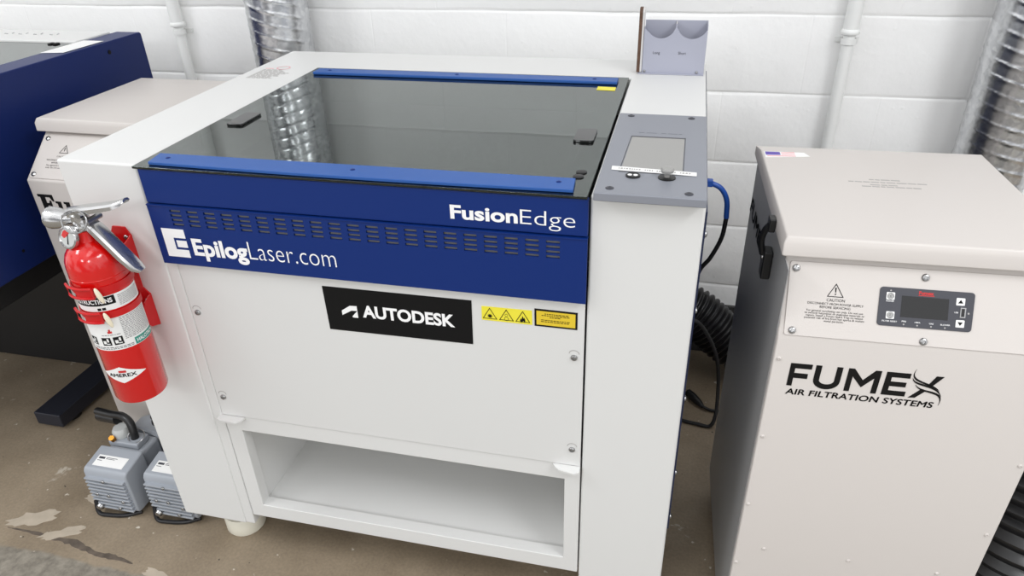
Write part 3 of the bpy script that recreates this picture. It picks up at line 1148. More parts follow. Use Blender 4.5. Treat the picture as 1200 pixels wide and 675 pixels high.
part('fine_print', fine_print(C0 + 46, C0 + 98, 0.787, 0.811), M['midink'], l1)
bm = bmesh.new()
for p in (2, 11):
    add_wrap(bm, C0 + p, C0 + p + 7, 0.786, 0.791, ER + 0.0008, 5)
part('pictograms', bm, M['ink'], l1)
lab2 = bmesh.new()
add_wrap(lab2, C0 - 106, C0 + 106, 0.699, 0.7690, ER + 0.0004, 60)
l2 = part('classification_label', lab2, M['paper'], bot, label='lower white classification label')
bm = bmesh.new()
add_wrap(bm, C0 + 50, C0 + 106, 0.7000, 0.7145, ER + 0.0007, 24)
part('teal_strip', bm, M['teal'], l2)
part('lettering', text('HALOTRON', wrap_place(C0 + 54, 0.7035, ER + 0.0010), 0.044, 0.0078, bold=0.02), M['whiteink'], l2)
part('fine_print', fine_print(C0 + 34, C0 + 102, 0.7165, 0.767), M['midink'], l2)
part('fine_print', fine_print(C0 - 40, C0 + 46, 0.7005, 0.7080, step=0.0030, m='ink'), M['panelgrey'], l2)
bm = bmesh.new()
for a in (-46, -14, 10):
    add_wrap(bm, C0 + a, C0 + a + 19, 0.7105, 0.7275, ER + 0.0007, 8)
p2 = part('pictograms', bm, M['ink'], l2)
bm = bmesh.new()
for a in (-46, -14, 10):
    add_wrap(bm, C0 + a + 3, C0 + a + 9, 0.7140, 0.7210, ER + 0.0010, 4)
    add_wrap(bm, C0 + a + 11, C0 + a + 15, 0.7180, 0.7255, ER + 0.0010, 4)
    add_wrap(bm, C0 + a + 9, C0 + a + 16, 0.7130, 0.7150, ER + 0.0010, 4)
part('pictogram_figures', bm, M['paper'], l2)
bm = bmesh.new()
add_wrap(bm, C0 + 4, C0 + 13, 0.7365, 0.7410, ER + 0.0008, 5)
add_wrap(bm, C0 + 6.5, C0 + 10.5, 0.7410, 0.7450, ER + 0.0008, 3)
part('red_mark', bm, M['redink'], l2)
part('fine_print', fine_print(C0 - 10, C0 + 30, 0.7300, 0.7350, step=0.0028), M['midink'], l2)
# white lozenge with the maker's lettering
bm = bmesh.new()
nn = 30
up_, dn_ = [], []
for k in range(nn + 1):
    t = -1 + 2 * k / nn
    p = C0 + 51 * t
    hh = 0.0185 * (1 - abs(t)) + 0.0002
    up_.append(bm.verts.new(cyl(p, 0.642 + hh, ER + 0.0005)))
    dn_.append(bm.verts.new(cyl(p, 0.642 - hh, ER + 0.0005)))
for k in range(nn):
    bm.faces.new((dn_[k], dn_[k + 1], up_[k + 1], up_[k]))
dm = part('lozenge_label', bm, M['paper'], bot, label='white lozenge label')
part('lettering', text('AMEREX', wrap_place(C0 - 30, 0.6375, ER + 0.0009), 0.0520, 0.0080, bold=0.03), M['ink'], dm)
bm = bmesh.new()
add_wrap(bm, C0 - 4, C0 + 12, 0.6475, 0.6525, ER + 0.0009, 6)
part('red_mark', bm, M['redink'], dm)

# valve block
val = part('valve', lathe([(0.0150, 0.926), (0.0180, 0.928), (0.0180, 0.934), (0.0150, 0.936), (0.0150, 0.955), (0.0110, 0.958), (0.0085, 0.963), (0, 0.963)], 28, Matrix.Translation((EX, EY, 0))), M['chrome'], fe, label='silver valve')
TX = Matrix.Translation((EX, EY, 0.9425)) @ Matrix.Rotation(-PI / 2, 4, 'Y')   # local +z -> world -x
part('nozzle', lathe([(0.009, 0.006), (0.010, 0.016), (0.0135, 0.026), (0.0180, 0.045), (0.0200, 0.058), (0.0192, 0.063), (0.0165, 0.065), (0.012, 0.060), (0, 0.045)], 32, TX), M['chrome'], fe, label='brushed silver nozzle horn')
# gauge, turned to the camera side
gd = Vector((-0.12, -0.95, 0.28)).normalized()
gx = Vector((0, 0, 1)).cross(gd).normalized() * 1.0
FGa = Frame((EX - 0.012, EY - 0.022, 0.9190), gx, gd.cross(gx))
part('gauge', lathe([(0.011, -0.014), (0.016, -0.004), (0.0205, 0.0), (0.0205, 0.006), (0.0180, 0.0075), (0.0168, 0.005), (0, 0.005)], 30, FGa.T()), M['chrome'], fe, label='round gauge in a silver rim')
bm = bmesh.new()
add_poly(bm, FGa, circle(0, 0, 0.0165, 24), 0.0051, 0.0054)
gf = part('gauge_face', bm, M['clear'], fe, label='pale gauge face')
bm = bmesh.new()
add_poly(bm, FGa, [(-0.014, 0.002), (-0.008, -0.002), (0.0, 0.003), (0.006, 0.011), (-0.002, 0.0145), (-0.010, 0.010)], 0.0055, 0.0058)
part('gauge_dial', bm, M['redink'], gf, label='red sector of the gauge')
bm = bmesh.new()
add_poly(bm, FGa, [(-0.001, -0.012), (0.0015, -0.012), (0.001, 0.006), (0.0, 0.006)], 0.0059, 0.0062)
part('gauge_needle', bm, M['ink'], gf)
# pull pin ring
rc = Vector((EX + 0.010, EY - 0.024, 0.951))
rd = Vector((0.15, -0.9, 0.42)).normalized()
rx = Vector((1, 0, 0)) - rd * rd.x
rx.normalize()
ry = rd.cross(rx)
part('pin_ring', tube([rc + rx * (0.0225 * math.cos(2 * PI * k / 28)) + ry * (0.0200 * math.sin(2 * PI * k / 28)) for k in range(29)], 0.0014, 8, cap=False), M['steel'], fe)
part('pull_pin', tube([(EX - 0.004, EY - 0.030, 0.963), (EX + 0.004, EY + 0.018, 0.963)], 0.002, 8), M['steel'], fe)


def channel(path, w, hgt, th, flare=None):
    """bent sheet bar with downturned sides: path in xz plane at y = EY"""
    bm = bmesh.new()
    secs = []
    P = [Vector((x, EY, z)) for x, z in path]
    for i, p in enumerate(P):
        t = (P[min(i + 1, len(P) - 1)] - P[max(i - 1, 0)]).normalized()
        n_ = Vector((-t.z, 0, t.x))
        ww = w[i] / 2
        hh = hgt[i]
        y = Vector((0, 1, 0))
        ring = [p + y * -ww - n_ * hh, p + y * -ww * 0.98 - n_ * 0.002, p + y * -ww * 0.75 + n_ * 0.0015, p + y * 0 + n_ * 0.003, p + y * ww * 0.75 + n_ * 0.0015, p + y * ww * 0.98 - n_ * 0.002, p + y * ww - n_ * hh,
                p + y * (ww - th) - n_ * hh, p + y * (ww - th) - n_ * th * 1.6, p - n_ * (th * 0.6), p + y * (-ww + th) - n_ * th * 1.6, p + y * (-ww + th) - n_ * hh]
        secs.append([bm.verts.new(v) for v in ring])
    m_ = len(secs[0])
    for a, b in zip(secs, secs[1:]):
        for k in range(m_):
            bm.faces.new((a[k], a[(k + 1) % m_], b[(k + 1) % m_], b[k]))
    bm.faces.new(secs[0][::-1])
    bm.faces.new(secs[-1])
    return bm


part('lever', channel([(EX - 0.018, 0.9620), (EX + 0.002, 0.9660), (EX + 0.022, 0.9695), (EX + 0.055, 0.9755), (EX + 0.080, 0.9805), (EX + 0.098, 0.9860), (EX + 0.106, 0.9890)],
                      [0.022, 0.026, 0.028, 0.027, 0.027, 0.025, 0.016], [0.012, 0.012, 0.010, 0.009, 0.008, 0.006, 0.003], 0.0016), M['chrome'], fe, label='polished top lever')
part('carry_handle', channel([(EX + 0.004, 0.948), (EX + 0.018, 0.944), (EX + 0.030, 0.933), (EX + 0.050, 0.908), (EX + 0.070, 0.882), (EX + 0.087, 0.861), (EX + 0.095, 0.853)],
                             [0.024, 0.026, 0.030, 0.030, 0.030, 0.028, 0.016], [0.010, 0.010, 0.010, 0.010, 0.010, 0.008, 0.004], 0.0018), M['chrome'], fe, label='polished carrying handle')
bm = bmesh.new()
add_tube(bm, [(EX + 0.014, EY - 0.017, 0.957), (EX + 0.014, EY + 0.017, 0.957)], 0.005, 14)
add_tube(bm, [(EX + 0.026, EY - 0.017, 0.947), (EX + 0.026, EY + 0.017, 0.947)], 0.0055, 14)
part('rivets', bm, M['steel'], fe)

ORG = Vector((EX, 0.997, 0.66))
brk = thing('extinguisher_bracket', 'red steel bracket with two clamp straps holding the fire extinguisher', 'bracket', ORG)
bm = bmesh.new()
FB = Frame((EX, 0.9995, 0), (1, 0, 0), (0, 0, 1))
add_poly(bm, FB, [(-0.020, 0.680), (0.020, 0.680), (0.020, 0.752), (0.008, 0.765), (0.008, 0.802), (0.020, 0.815), (0.020, 0.880), (0.012, 0.895), (-0.014, 0.895), (-0.022, 0.880)], 0.0, 0.003)
for s in (-1, 1):
    for (za, zb_) in ((0.680, 0.752), (0.815, 0.880)):
        FBs = Frame((EX + s * 0.0195, 0, 0), (0, -1, 0), (0, 0, 1))
        pp = [(-0.9995, za), (-0.9995, zb_), (-0.977, zb_ - 0.010), (-0.971, zb_ - 0.018), (-0.971, za + 0.016), (-0.977, za + 0.008)]
        add_poly(bm, FBs, pp, -0.0013, 0.0013)
part('back_plate', bm, M['redstrap'], brk, smooth=False)
screws('bracket_screw', Frame((EX, 0.9965, 0), (1, 0, 0), (0, 0, 1)), [(0.010, 0.874), (0.010, 0.735)], 0.005, M['steel'], brk, 0.003)
for zc in (0.826, 0.775):
    bm = bmesh.new()
    n = 64
    sec = []
    for k in range(n):
        p = 360 * k / n
        r0, r1 = ER + 0.0009, ER + 0.0026
        sec.append([bm.verts.new(cyl(p, zc + dz, r)) for dz, r in ((-0.0065, r0), (-0.0065, r1), (0.0065, r1), (0.0065, r0))])
    for k in range(n):
        a, b = sec[k], sec[(k + 1) % n]
        for j in range(4):
            bm.faces.new((a[j], b[j], b[(j + 1) % 4], a[(j + 1) % 4]))
    st = part('strap', bm, M['redstrap'], brk)
    # wire bail of the latch
    ra = ER + 0.0085
    path = [cyl(p, zc + 0.009, ra) for p in range(-66, -131, -8)] + [cyl(p, zc - 0.010, ra) for p in range(-130, -65, 8)]
    path.append(path[0])
    part('latch_bail', tube(path, 0.0024, 8), M['redstrap'], st)
    bm = bmesh.new()
    add_wrap(bm, -100, -62, zc - 0.008, zc + 0.008, ER + 0.0075, 8)
    bmesh.ops.solidify(bm, geom=bm.faces[:], thickness=0.003)
    part('latch_plate', bm, M['redstrap'], st)
    # ivory pull tab
    c = cyl(-56, zc - 0.004, ER + 0.0125)
    od = Vector((math.cos(math.radians(-56)), math.sin(math.radians(-56)), 0))
    td = Vector((-od.y, od.x, 0))
    zd = Vector((0.0, 0, 1))
    bm = bmesh.new()
    vs = add_lathe(bm, [(0, -0.0165)] + [(math.sin(PI * k / 10), -0.0165 * math.cos(PI * k / 10)) for k in range(1, 10)] + [(0, 0.0165)], 16)
    for v in vs:
        a, b, zz = v.co
        v.co = c + td * (a * 0.0046) + od * (b * 0.0030) + zd * zz + td * (-zz * 0.18)
    part('pull_tab', bm, M['ivory'], st, label='ivory pull tab')
ORG = Vector((0, 0, 0))

# ------------------------------------------------------------------ filter cabinets
LCL = 0.965   # lid top height


def filter_cabinet(root, bend_y, bend_z, w, body_back):
    """body of one cabinet in its own axes: x right, y back, origin under the lid's top front left corner"""
    pt_y, pt_z = 0.010, 0.930
    x0, x1, zb = 0.005, w, 0.065
    bm = bmesh.new()
    pr = [(bend_y, zb), (bend_y, bend_z), (pt_y, pt_z), (pt_y + 0.005, 0.944), (body_back, 0.944), (body_back, zb)]
    add_hull(bm, [(x0, y, z) for y, z in pr][::-1], [(x1, y, z) for y, z in pr][::-1])
    body = part('body', bm, M['beige'], root, bevel=0.003)
    lidw = w - 0.024
    bm = bmesh.new()
    tz, lz = LCL, 0.934
    bot_ = [(-0.003, -0.008, lz), (w + 0.002, -0.008, lz), (w + 0.002, body_back + 0.010, lz), (-0.003, body_back + 0.010, lz)]
    mid_ = [(-0.003, -0.006, lz + 0.02), (w - 0.004, -0.006, lz + 0.02), (w - 0.004, body_back + 0.006, lz + 0.02), (-0.003, body_back + 0.006, lz + 0.02)]
    top_ = [(0.001, 0.0, tz), (lidw, 0.0, tz), (lidw, 0.378, tz), (0.001, 0.378, tz)]
    rings = [[bm.verts.new(p) for p in r] for r in (bot_, mid_, top_)]
    for a, b in zip(rings, rings[1:]):
        for k in range(4):
            bm.faces.new((a[k], a[(k + 1) % 4], b[(k + 1) % 4], b[k]))
    bm.faces.new(rings[0][::-1])
    bm.faces.new(rings[-1])
    part('lid', bm, M['beige'], root, bevel=0.003, seg=2)
    for (x, y) in ((0.05, 0.03), (w - 0.05, 0.03), (0.05, body_back - 0.05), (w - 0.05, body_back - 0.05)):
        bm = bmesh.new()
        add_lathe(bm, [(0, 0), (0.022, 0), (0.024, 0.008), (0.024, 0.05), (0.018, 0.0648), (0, 0.0648)], 20, Matrix.Translation((x, y, 0)))
        part('foot', bm, M['dark'], root)
    d = Vector((0, pt_y - bend_y, pt_z - bend_z)).normalized()
    return body, Frame((0, bend_y, bend_z), (1, 0, 0), d), Frame((0, bend_y, 0), (1, 0, 0), (0, 0, 1))


# right cabinet
TH = 0.0331
fc = thing('filter_cabinet', 'large beige air filter cabinet with a black display and lettered front, at the right', 'air filter', (0.172, 1.0241, 0), TH)
W = 0.416
body, FPn, FFr = filter_cabinet(fc, -0.048, 0.812, W, 0.430)
# left side skin: beige coat with the shade of the gap in its colour
part('side_skin', box(0.0035, 0.0049, -0.040, 0.424, 0.075, 0.928), M['side'], fc, smooth=False, label='left side of the cabinet, shade put into its grey colour')
FL_ = Frame((0.0035, 0, 0), (0, -1, 0), (0, 0, 1))     # left side seen from outside: u = -y
part('side_lettering', text('FUMEX', on(FL_, 0.0007), 0.245, 0.034, u=-0.425, v=0.818, bold=0.03, shear=0.2), M['ink'], fc)
pn = part('control_plate', poly(FPn, rrect(0.0135, 0.007, W - 0.010, 0.1215, 0.004), 0.0001, 0.0022), M['beige'], fc, bevel=0.0006)
FPq = Frame(FPn.p(0, 0, 0.0022), FPn.r, FPn.u)
screws('plate_screw', FPq, [(0.0225, 0.1110), (0.0250, 0.0150), (0.2050, 0.1095), (0.2115, 0.0140), (W - 0.022, 0.1095), (W - 0.022, 0.0140)], 0.0058, M['steel'], pn, 0.0035)
ov = part('display_overlay', poly(FPq, rrect(0.1440, 0.0335, 0.2740, 0.0920, 0.005), 0.0001, 0.0016), M['panelgrey'], pn, bevel=0.0004, label='charcoal display overlay with buttons')
FO = Frame(FPq.p(0, 0, 0.0016), FPn.r, FPn.u)
part('display', poly(FO, [(0.1755, 0.0485), (0.2405, 0.0485), (0.2395, 0.0800), (0.1750, 0.0805)], 0.0001, 0.0004), M['lcd'], ov, smooth=False, label='dark display')
for (u, v, kind) in ((0.1592, 0.0788, 0), (0.1612, 0.0500, 0), (0.2552, 0.0775, 1), (0.2575, 0.0450, 2)):
    bt = part('button', poly(FO, rrect(u - 0.0058, v - 0.0055, u + 0.0058, v + 0.0055, 0.001), 0.0001, 0.0007), M['paper'], ov, smooth=False)
    bm = bmesh.new()
    if kind == 0:
        for r in (0.0047, 0.0030, 0.0014):
            add_ring(bm, FO, circle(u, v, r, 16), circle(u, v, r - 0.0008, 16), 0.0010)
    else:
        s = 1 if kind == 1 else -1
        add_poly(bm, FO, [(u - 0.0035, v - s * 0.0024), (u + 0.0035, v - s * 0.0024), (u, v + s * 0.0030)], 0.0008, 0.0010)
    part('button_symbol', bm, M['ink'], bt, smooth=False)
bm = bmesh.new()
add_poly(bm, FO, [(0.2560, 0.0540), (0.2635, 0.0540), (0.2635, 0.0690), (0.2560, 0.0690)], 0.0001, 0.0010)
usb = part('usb_port', bm, M['steel'], ov, smooth=False)
part('usb_slot', poly(FO, [(0.2575, 0.0555), (0.2618, 0.0555), (0.2618, 0.0675), (0.2575, 0.0675)], 0.00101, 0.0013), M['lcd'], usb, smooth=False)
bm = bmesh.new()
add_poly(bm, FO, circle(0.2675, 0.0610, 0.0014, 12), 0.0001, 0.0004)
for u, v in ((0.1590, 0.0870), (0.1812, 0.0375), (0.2000, 0.0373), (0.2190, 0.0372), (0.2380, 0.0370)):
    add_poly(bm, FO, circle(u, v, 0.0012, 10), 0.0001, 0.0004)
part('indicators', bm, M['greyink'], ov, smooth=False)
bm = bmesh.new()
for s, u, v, w in (('POWER', 0.1592, 0.0700, 0.011), ('FILTER RESET', 0.1612, 0.0398, 0.021), ('PRE', 0.1812, 0.0410, 0.006), ('HEPA', 0.2000, 0.0408, 0.008), ('GAS', 0.2190, 0.0406, 0.006), ('BLOWER', 0.2380, 0.0404, 0.013), ('USB', 0.2508, 0.0602, 0.005)):
    text(s, on(FO, 0.0004), w, 0.0022, u=u, v=v, align='C', bold=0.01, bm=bm)
part('lettering', bm, M['whiteink'], ov, smooth=False)
rb = part('brand_lettering', text('Fumex', on(FO, 0.0004), 0.0205, 0.0052, u=0.2080, v=0.0838, align='C', bold=0.04), M['redink'], ov, smooth=False)
part('brand_underline', poly(FO, [(0.1975, 0.0818), (0.2190, 0.0822), (0.2190, 0.0832), (0.1975, 0.0828)], 0.0001, 0.0004), M['redink'], ov, smooth=False)
bm = bmesh.new()
o_, i_ = offset_tri((0.0822, 0.0775), 0.0140, 0.0118)
add_ring(bm, FPq, o_, i_, 0.0004)
add_poly(bm, FPq, [(0.0815, 0.0775), (0.0829, 0.0775), (0.0833, 0.0850), (0.0811, 0.0850)], 0.0001, 0.0004)
add_poly(bm, FPq, circle(0.0822, 0.0750, 0.0011, 10), 0.0001, 0.0004)
for s, v, w, c in (('CAUTION', 0.0635, 0.026, 0.0042), ('DISCONNECT FROM POWER SUPPLY', 0.0578, 0.080, 0.0034), ('BEFORE SERVICING', 0.0525, 0.044, 0.0034), ('For general ventilating use only. Do not use', 0.0468, 0.081, 0.0030),
                   ('to exhaust hazardous or explosive materials or', 0.0430, 0.086, 0.0030), ('vapors. Install a Fumex Spark Trap to reduce', 0.0392, 0.082, 0.0030), ('potential risk of fire from hot sparks & molten', 0.0354, 0.086, 0.0030), ('metal particles.', 0.0316, 0.028, 0.0030)):
    text(s, on(FPq, 0.0004), w, c, u=0.0835, v=v, align='C', bm=bm)
part('caution_print', bm, M['ink'], pn, smooth=False)

# big front lettering
bm = bmesh.new()
z0, zc_ = 0.7240, 0.0442


def slant(pts, u0, w):
    return [(u0 + a * w + b * 0.0004, z0 + b * zc_) for a, b in pts]


add_poly(bm, FFr, slant([(0, 0), (0.24, 0), (0.24, 0.36), (0.88, 0.36), (0.88, 0.58), (0.24, 0.58), (0.24, 0.79), (1, 0.79), (1, 1), (0, 1)], 0.0324, 0.0325), 0.0001, 0.0005)
# U
uo = [(0, 1), (0, 0.36)] + [(0.5 - 0.5 * math.cos(PI * k / 12), 0.36 - 0.38 * math.sin(PI * k / 12)) for k in range(1, 12)] + [(1, 0.36), (1, 1), (0.78, 1), (0.78, 0.38)]
uo += [(0.5 + 0.28 * math.cos(PI * k / 12), 0.38 - 0.18 * math.sin(PI * k / 12)) for k in range(1, 12)] + [(0.22, 0.38), (0.22, 1)]
add_poly(bm, FFr, slant(uo, 0.0703, 0.0397), 0.0001, 0.0005)
add_poly(bm, FFr, slant([(0, 0), (0.17, 0), (0.17, 0.66), (0.50, 0.22), (0.83, 0.66), (0.83, 0), (1, 0), (1, 1), (0.82, 1), (0.50, 0.54), (0.18, 1), (0, 1)], 0.1183, 0.0478), 0.0001, 0.0005)
add_poly(bm, FFr, slant([(0, 0), (1, 0), (1, 0.21), (0.25, 0.21), (0.25, 0.40), (0.92, 0.40), (0.92, 0.60), (0.25, 0.60), (0.25, 0.79), (1, 0.79), (1, 1), (0, 1)], 0.1734, 0.0345), 0.0001, 0.0005)
# X: lower stroke, upper stroke, flying ribbons
add_poly(bm, FFr, [(0.2132, 0.7229), (0.2230, 0.7238), (0.2360, 0.7390), (0.2275, 0.7405)], 0.0001, 0.0005)
add_poly(bm, FFr, [(0.2355, 0.7490), (0.2412, 0.7468), (0.2548, 0.7677), (0.2440, 0.7677)], 0.0001, 0.0005)


def ribbon(p0, p1, p2, p3, wmax, n=18):
    pts_u, pts_d = [], []
    for k in range(n + 1):
        t = k / n
        b = [(1 - t) ** 3, 3 * t * (1 - t) ** 2, 3 * t * t * (1 - t), t ** 3]
        x = sum(w_ * p[0] for w_, p in zip(b, (p0, p1, p2, p3)))
        y = sum(w_ * p[1] for w_, p in zip(b, (p0, p1, p2, p3)))
        w_ = wmax * math.sin(PI * min(1, max(0.02, t * 0.98 + 0.01))) ** 0.7
        pts_u.append((x + w_ * 0.5, y + w_ * 0.5))
        pts_d.append((x - w_ * 0.3, y - w_ * 0.5))
    add_poly(bm, FFr, pts_u + pts_d[::-1], 0.0001, 0.0005)


ribbon((0.2135, 0.7775), (0.2030, 0.7500), (0.2420, 0.7560), (0.2540, 0.7400), 0.0026)
ribbon((0.2118, 0.7605), (0.2160, 0.7440), (0.2480, 0.7540), (0.2588, 0.7300), 0.0030)
ribbon((0.2183, 0.7485), (0.2300, 0.7300), (0.2640, 0.7460), (0.2592, 0.7130), 0.0030)
part('front_lettering', bm, M['ink'], fc, smooth=False, label='large black slanted name lettering')
part('front_subtitle', text('AIR FILTRATION SYSTEMS', lambda u, v: FFr.p(u + (v - 0.7068) * 0.12, v, 0.0005), 0.2185, 0.0116, u=0.0330, v=0.7068, bold=0.022), M['ink'], fc, smooth=False)
screws('rivet', FFr, [(0.0135, 0.7745), (0.0130, 0.612), (0.0115, 0.450), (0.0105, 0.292), (0.0547, 0.339), (0.2036, 0.338), (0.354, 0.336), (0.4035, 0.448), (0.4065, 0.609), (0.4050, 0.7745)], 0.0036, M['beige'], fc, 0.0022)
# lid details: faint print and small flag sticker
FLd = Frame((0, 0, LCL), (1, 0, 0), (0, 1, 0))
bm = bmesh.new()
for v, a, b in ((0.246, 0.168, 0.205), (0.234, 0.132, 0.250), (0.222, 0.165, 0.210), (0.214, 0.150, 0.240)):
    u = a
    while u < b:
        w = random.uniform(0.006, 0.016)
        add_poly(bm, FLd, [(u, v), (u + w, v - 0.0004), (u + w, v + 0.0030), (u, v + 0.0034)], 0.0001, 0.0004)
        u += w + 0.002
part('lid_print', bm, M['greyink'], fc, smooth=False, label='faint grey print on the lid')
fl = part('flag_sticker', poly(FLd, [(0.004, 0.338), (0.086, 0.352), (0.078, 0.372), (0.004, 0.372)], 0.0001, 0.0005), M['paper'], fc, smooth=False, label='small flag sticker at the back corner of the lid')
part('flag_canton', poly(FLd, [(0.006, 0.352), (0.033, 0.354), (0.033, 0.370), (0.006, 0.370)], 0.0006, 0.0008), M['purple'], fl, smooth=False)
bm = bmesh.new()
for v in (0.3445, 0.355, 0.364):
    add_poly(bm, FLd, [(0.035 if v > 0.35 else 0.008, v), (0.060, v + 0.004), (0.060, v + 0.008), (0.035 if v > 0.35 else 0.008, v + 0.004)], 0.0006, 0.0008)
part('flag_stripes', bm, M['pinkink'], fl, smooth=False)
# black draw latch on the left side
lt = part('latch', box(-0.012, 0.0034, 0.088, 0.116, 0.838, 0.890), M['black'], fc, bevel=0.003, label='black rubber draw latch')
bm = bmesh.new()
add_tube(bm, spline([(-0.012, 0.104, 0.880), (-0.018, 0.100, 0.905), (-0.016, 0.092, 0.930), (-0.008, 0.086, 0.945)], 6), 0.0055, 10)
part('latch_strap', bm, M['black'], lt)
part('latch_hook', box(-0.014, -0.0035, 0.076, 0.098, 0.932, 0.955), M['black'], lt, bevel=0.002)
bm = bmesh.new()
add_lathe(bm, [(0.0035, 0), (0.003, 0.0015), (0, 0.002)], 12, Frame((-0.012, 0, 0), (0, -1, 0), (0, 0, 1)).T(-0.100, 0.876, 0))
part('latch_rivet', bm, M['steel'], lt)

# left cabinet, mostly hidden
fc2 = thing('filter_cabinet', 'beige air filter cabinet standing between the two engravers at the left', 'air filter', (-1.504, 1.369, 0), 0.0)
body2, FP2, FF2 = filter_cabinet(fc2, -0.090, 0.842, 0.384, 0.40)
pn2 = part('control_plate', poly(FP2, rrect(0.012, 0.006, 0.372, 0.128, 0.004), 0.0001, 0.0022), M['beige'], fc2, bevel=0.0006)
FQ2 = Frame(FP2.p(0, 0, 0.0022), FP2.r, FP2.u)
screws('plate_screw', FQ2, [(0.024, 0.112), (0.022, 0.016)], 0.0062, M['steel'], pn2, 0.0035)
bm = bmesh.new()
o_, i_ = offset_tri((0.082, 0.082), 0.0150, 0.0122)
add_ring(bm, FQ2, o_, i_, 0.0004)
add_poly(bm, FQ2, [(0.0813, 0.080), (0.0827, 0.080), (0.0831, 0.089), (0.0809, 0.089)], 0.0001, 0.0004)
for s, v, w in (('CAUTION', 0.064, 0.030), ('DISCONNECT FROM POWER SUPPLY', 0.054, 0.078), ('BEFORE SERVICING', 0.047, 0.046), ('For general ventilating use', 0.040, 0.07), ('only. Do not use to exhaust', 0.034, 0.07)):
    text(s, on(FQ2, 0.0004), w, 0.0036, u=0.082, v=v, align='C', bm=bm)
part('caution_print', bm, M['ink'], pn2, smooth=False)
bm = bmesh.new()
# slab-serif letters F and u, then the rest of the name; swoosh underline
S_ = lambda pts, u0, w, h, v0: [(u0 + a * w, v0 + b * h) for a, b in pts]
add_poly(bm, FF2, S_([(0, 0), (0.62, 0), (0.62, 0.13), (0.47, 0.15), (0.47, 0.42), (0.62, 0.42), (0.68, 0.28), (0.78, 0.28), (0.78, 0.70), (0.68, 0.70), (0.62, 0.56), (0.47, 0.56), (0.47, 0.86), (0.75, 0.86), (0.88, 0.66), (1, 0.66), (0.97, 1), (0, 1), (0, 0.87), (0.15, 0.85), (0.15, 0.15), (0, 0.13)], 0.020, 0.044, 0.050, 0.758), 0.0001, 0.0005)
add_poly(bm, FF2, S_([(0, 1), (0.36, 1), (0.36, 0.30), (0.42, 0.20), (0.55, 0.22), (0.62, 0.34), (0.62, 0.84), (0.52, 0.86), (0.52, 1), (0.90, 1), (0.90, 0.16), (1.0, 0.14), (1.0, 0), (0.66, 0), (0.64, 0.14), (0.48, 0.0), (0.25, 0.0), (0.11, 0.16), (0.11, 0.84), (0, 0.86)], 0.066, 0.044, 0.036, 0.756), 0.0001, 0.0005)
text('mex', on(FF2, 0.0004), 0.12, 0.050, u=0.114, v=0.756, bold=0.05, bm=bm)
add_poly(bm, FF2, [(0.028, 0.738), (0.050, 0.744), (0.12, 0.745), (0.23, 0.742), (0.23, 0.730), (0.12, 0.726), (0.045, 0.728)], 0.0001, 0.0005)
part('front_lettering', bm, M['ink'], fc2, smooth=False, label='bold black serif lettering')

# ------------------------------------------------------------------ second engraver at the far left
ORG = Vector((-2.2, 1.45, 0.0))
e2 = thing('laser_engraver', 'navy blue engraver cut off at the left edge, taller than its beige neighbour', 'laser machine', ORG)
bx = -1.600
bm = bmesh.new()
pr = [(1.00, 0.588), (1.915, 0.588), (1.915, 1.052), (1.910, 1.057), (1.0, 1.0585)]
add_hull(bm, [(bx - 0.080, y, z) for y, z in pr][::-1], [(bx, y, z) for y, z in pr][::-1])
part('end_panel', bm, M['navy'], e2, bevel=0.003, label='navy blue right end of the machine')
part('body', box(-2.9, bx - 0.081, 1.00, 1.74, 0.588, 1.0455), M['navy'], e2, bevel=0.003)
part('rear_housing', box(-2.9, bx - 0.081, 1.745, 1.885, 0.588, 1.062), M['white'], e2, bevel=0.004, label='white rear housing')
part('lid', box(-2.85, bx - 0.082, 1.01, 1.742, 1.0465, 1.0560), M['glass'], e2, label='smoked glass lid')
FE = Frame((0, 0, 1.0585), (1, 0, 0), (0, 1, 0))
part('rim_label', poly(FE, [(-1.677, 1.612), (-1.613, 1.622), (-1.610, 1.770), (-1.676, 1.770)], 0.0001, 0.0008), M['paper'], e2, smooth=False, label='white paper label on the blue rim')
FR = Frame((0, 0, 1.062), (1, 0, 0), (0, 1, 0))
for x in (-1.985, -1.935, -1.882, -1.825):
    for dx, dy in ((-0.008, -0.006), (0.008, 0.008), (0.0, -0.008), (0.012, 0.0)):
        bm = bmesh.new()
        add_screw(bm, FR, x + dx, 1.825 + dy, 0.0026, 0.002)
        part('hinge_bolt', bm, M['steel'], e2)
FBk = Frame((0, 1.745, 0), (1, 0, 0), (0, 0, 1))
FSd = Frame((bx, 0, 0), (0, 1, 0), (0, 0, 1))
part('socket_hole', poly(FSd, circle(1.768, 1.029, 0.006, 16), 0.0001, 0.0012), M['ink'], e2)
part('socket_hole', poly(FSd, circle(1.281, 0.642, 0.004, 16), 0.0001, 0.0012), M['ink'], e2)
bm = bmesh.new()
for x in (-1.748, -1.731):
    add_poly(bm, Frame((0, 0, 1.0562), (1, 0, 0), (0, 1, 0)), rrect(x - 0.006, 1.718, x + 0.006, 1.736, 0.003), 0.0, 0.003)
part('lid_bumper', bm, M['ink'], e2)
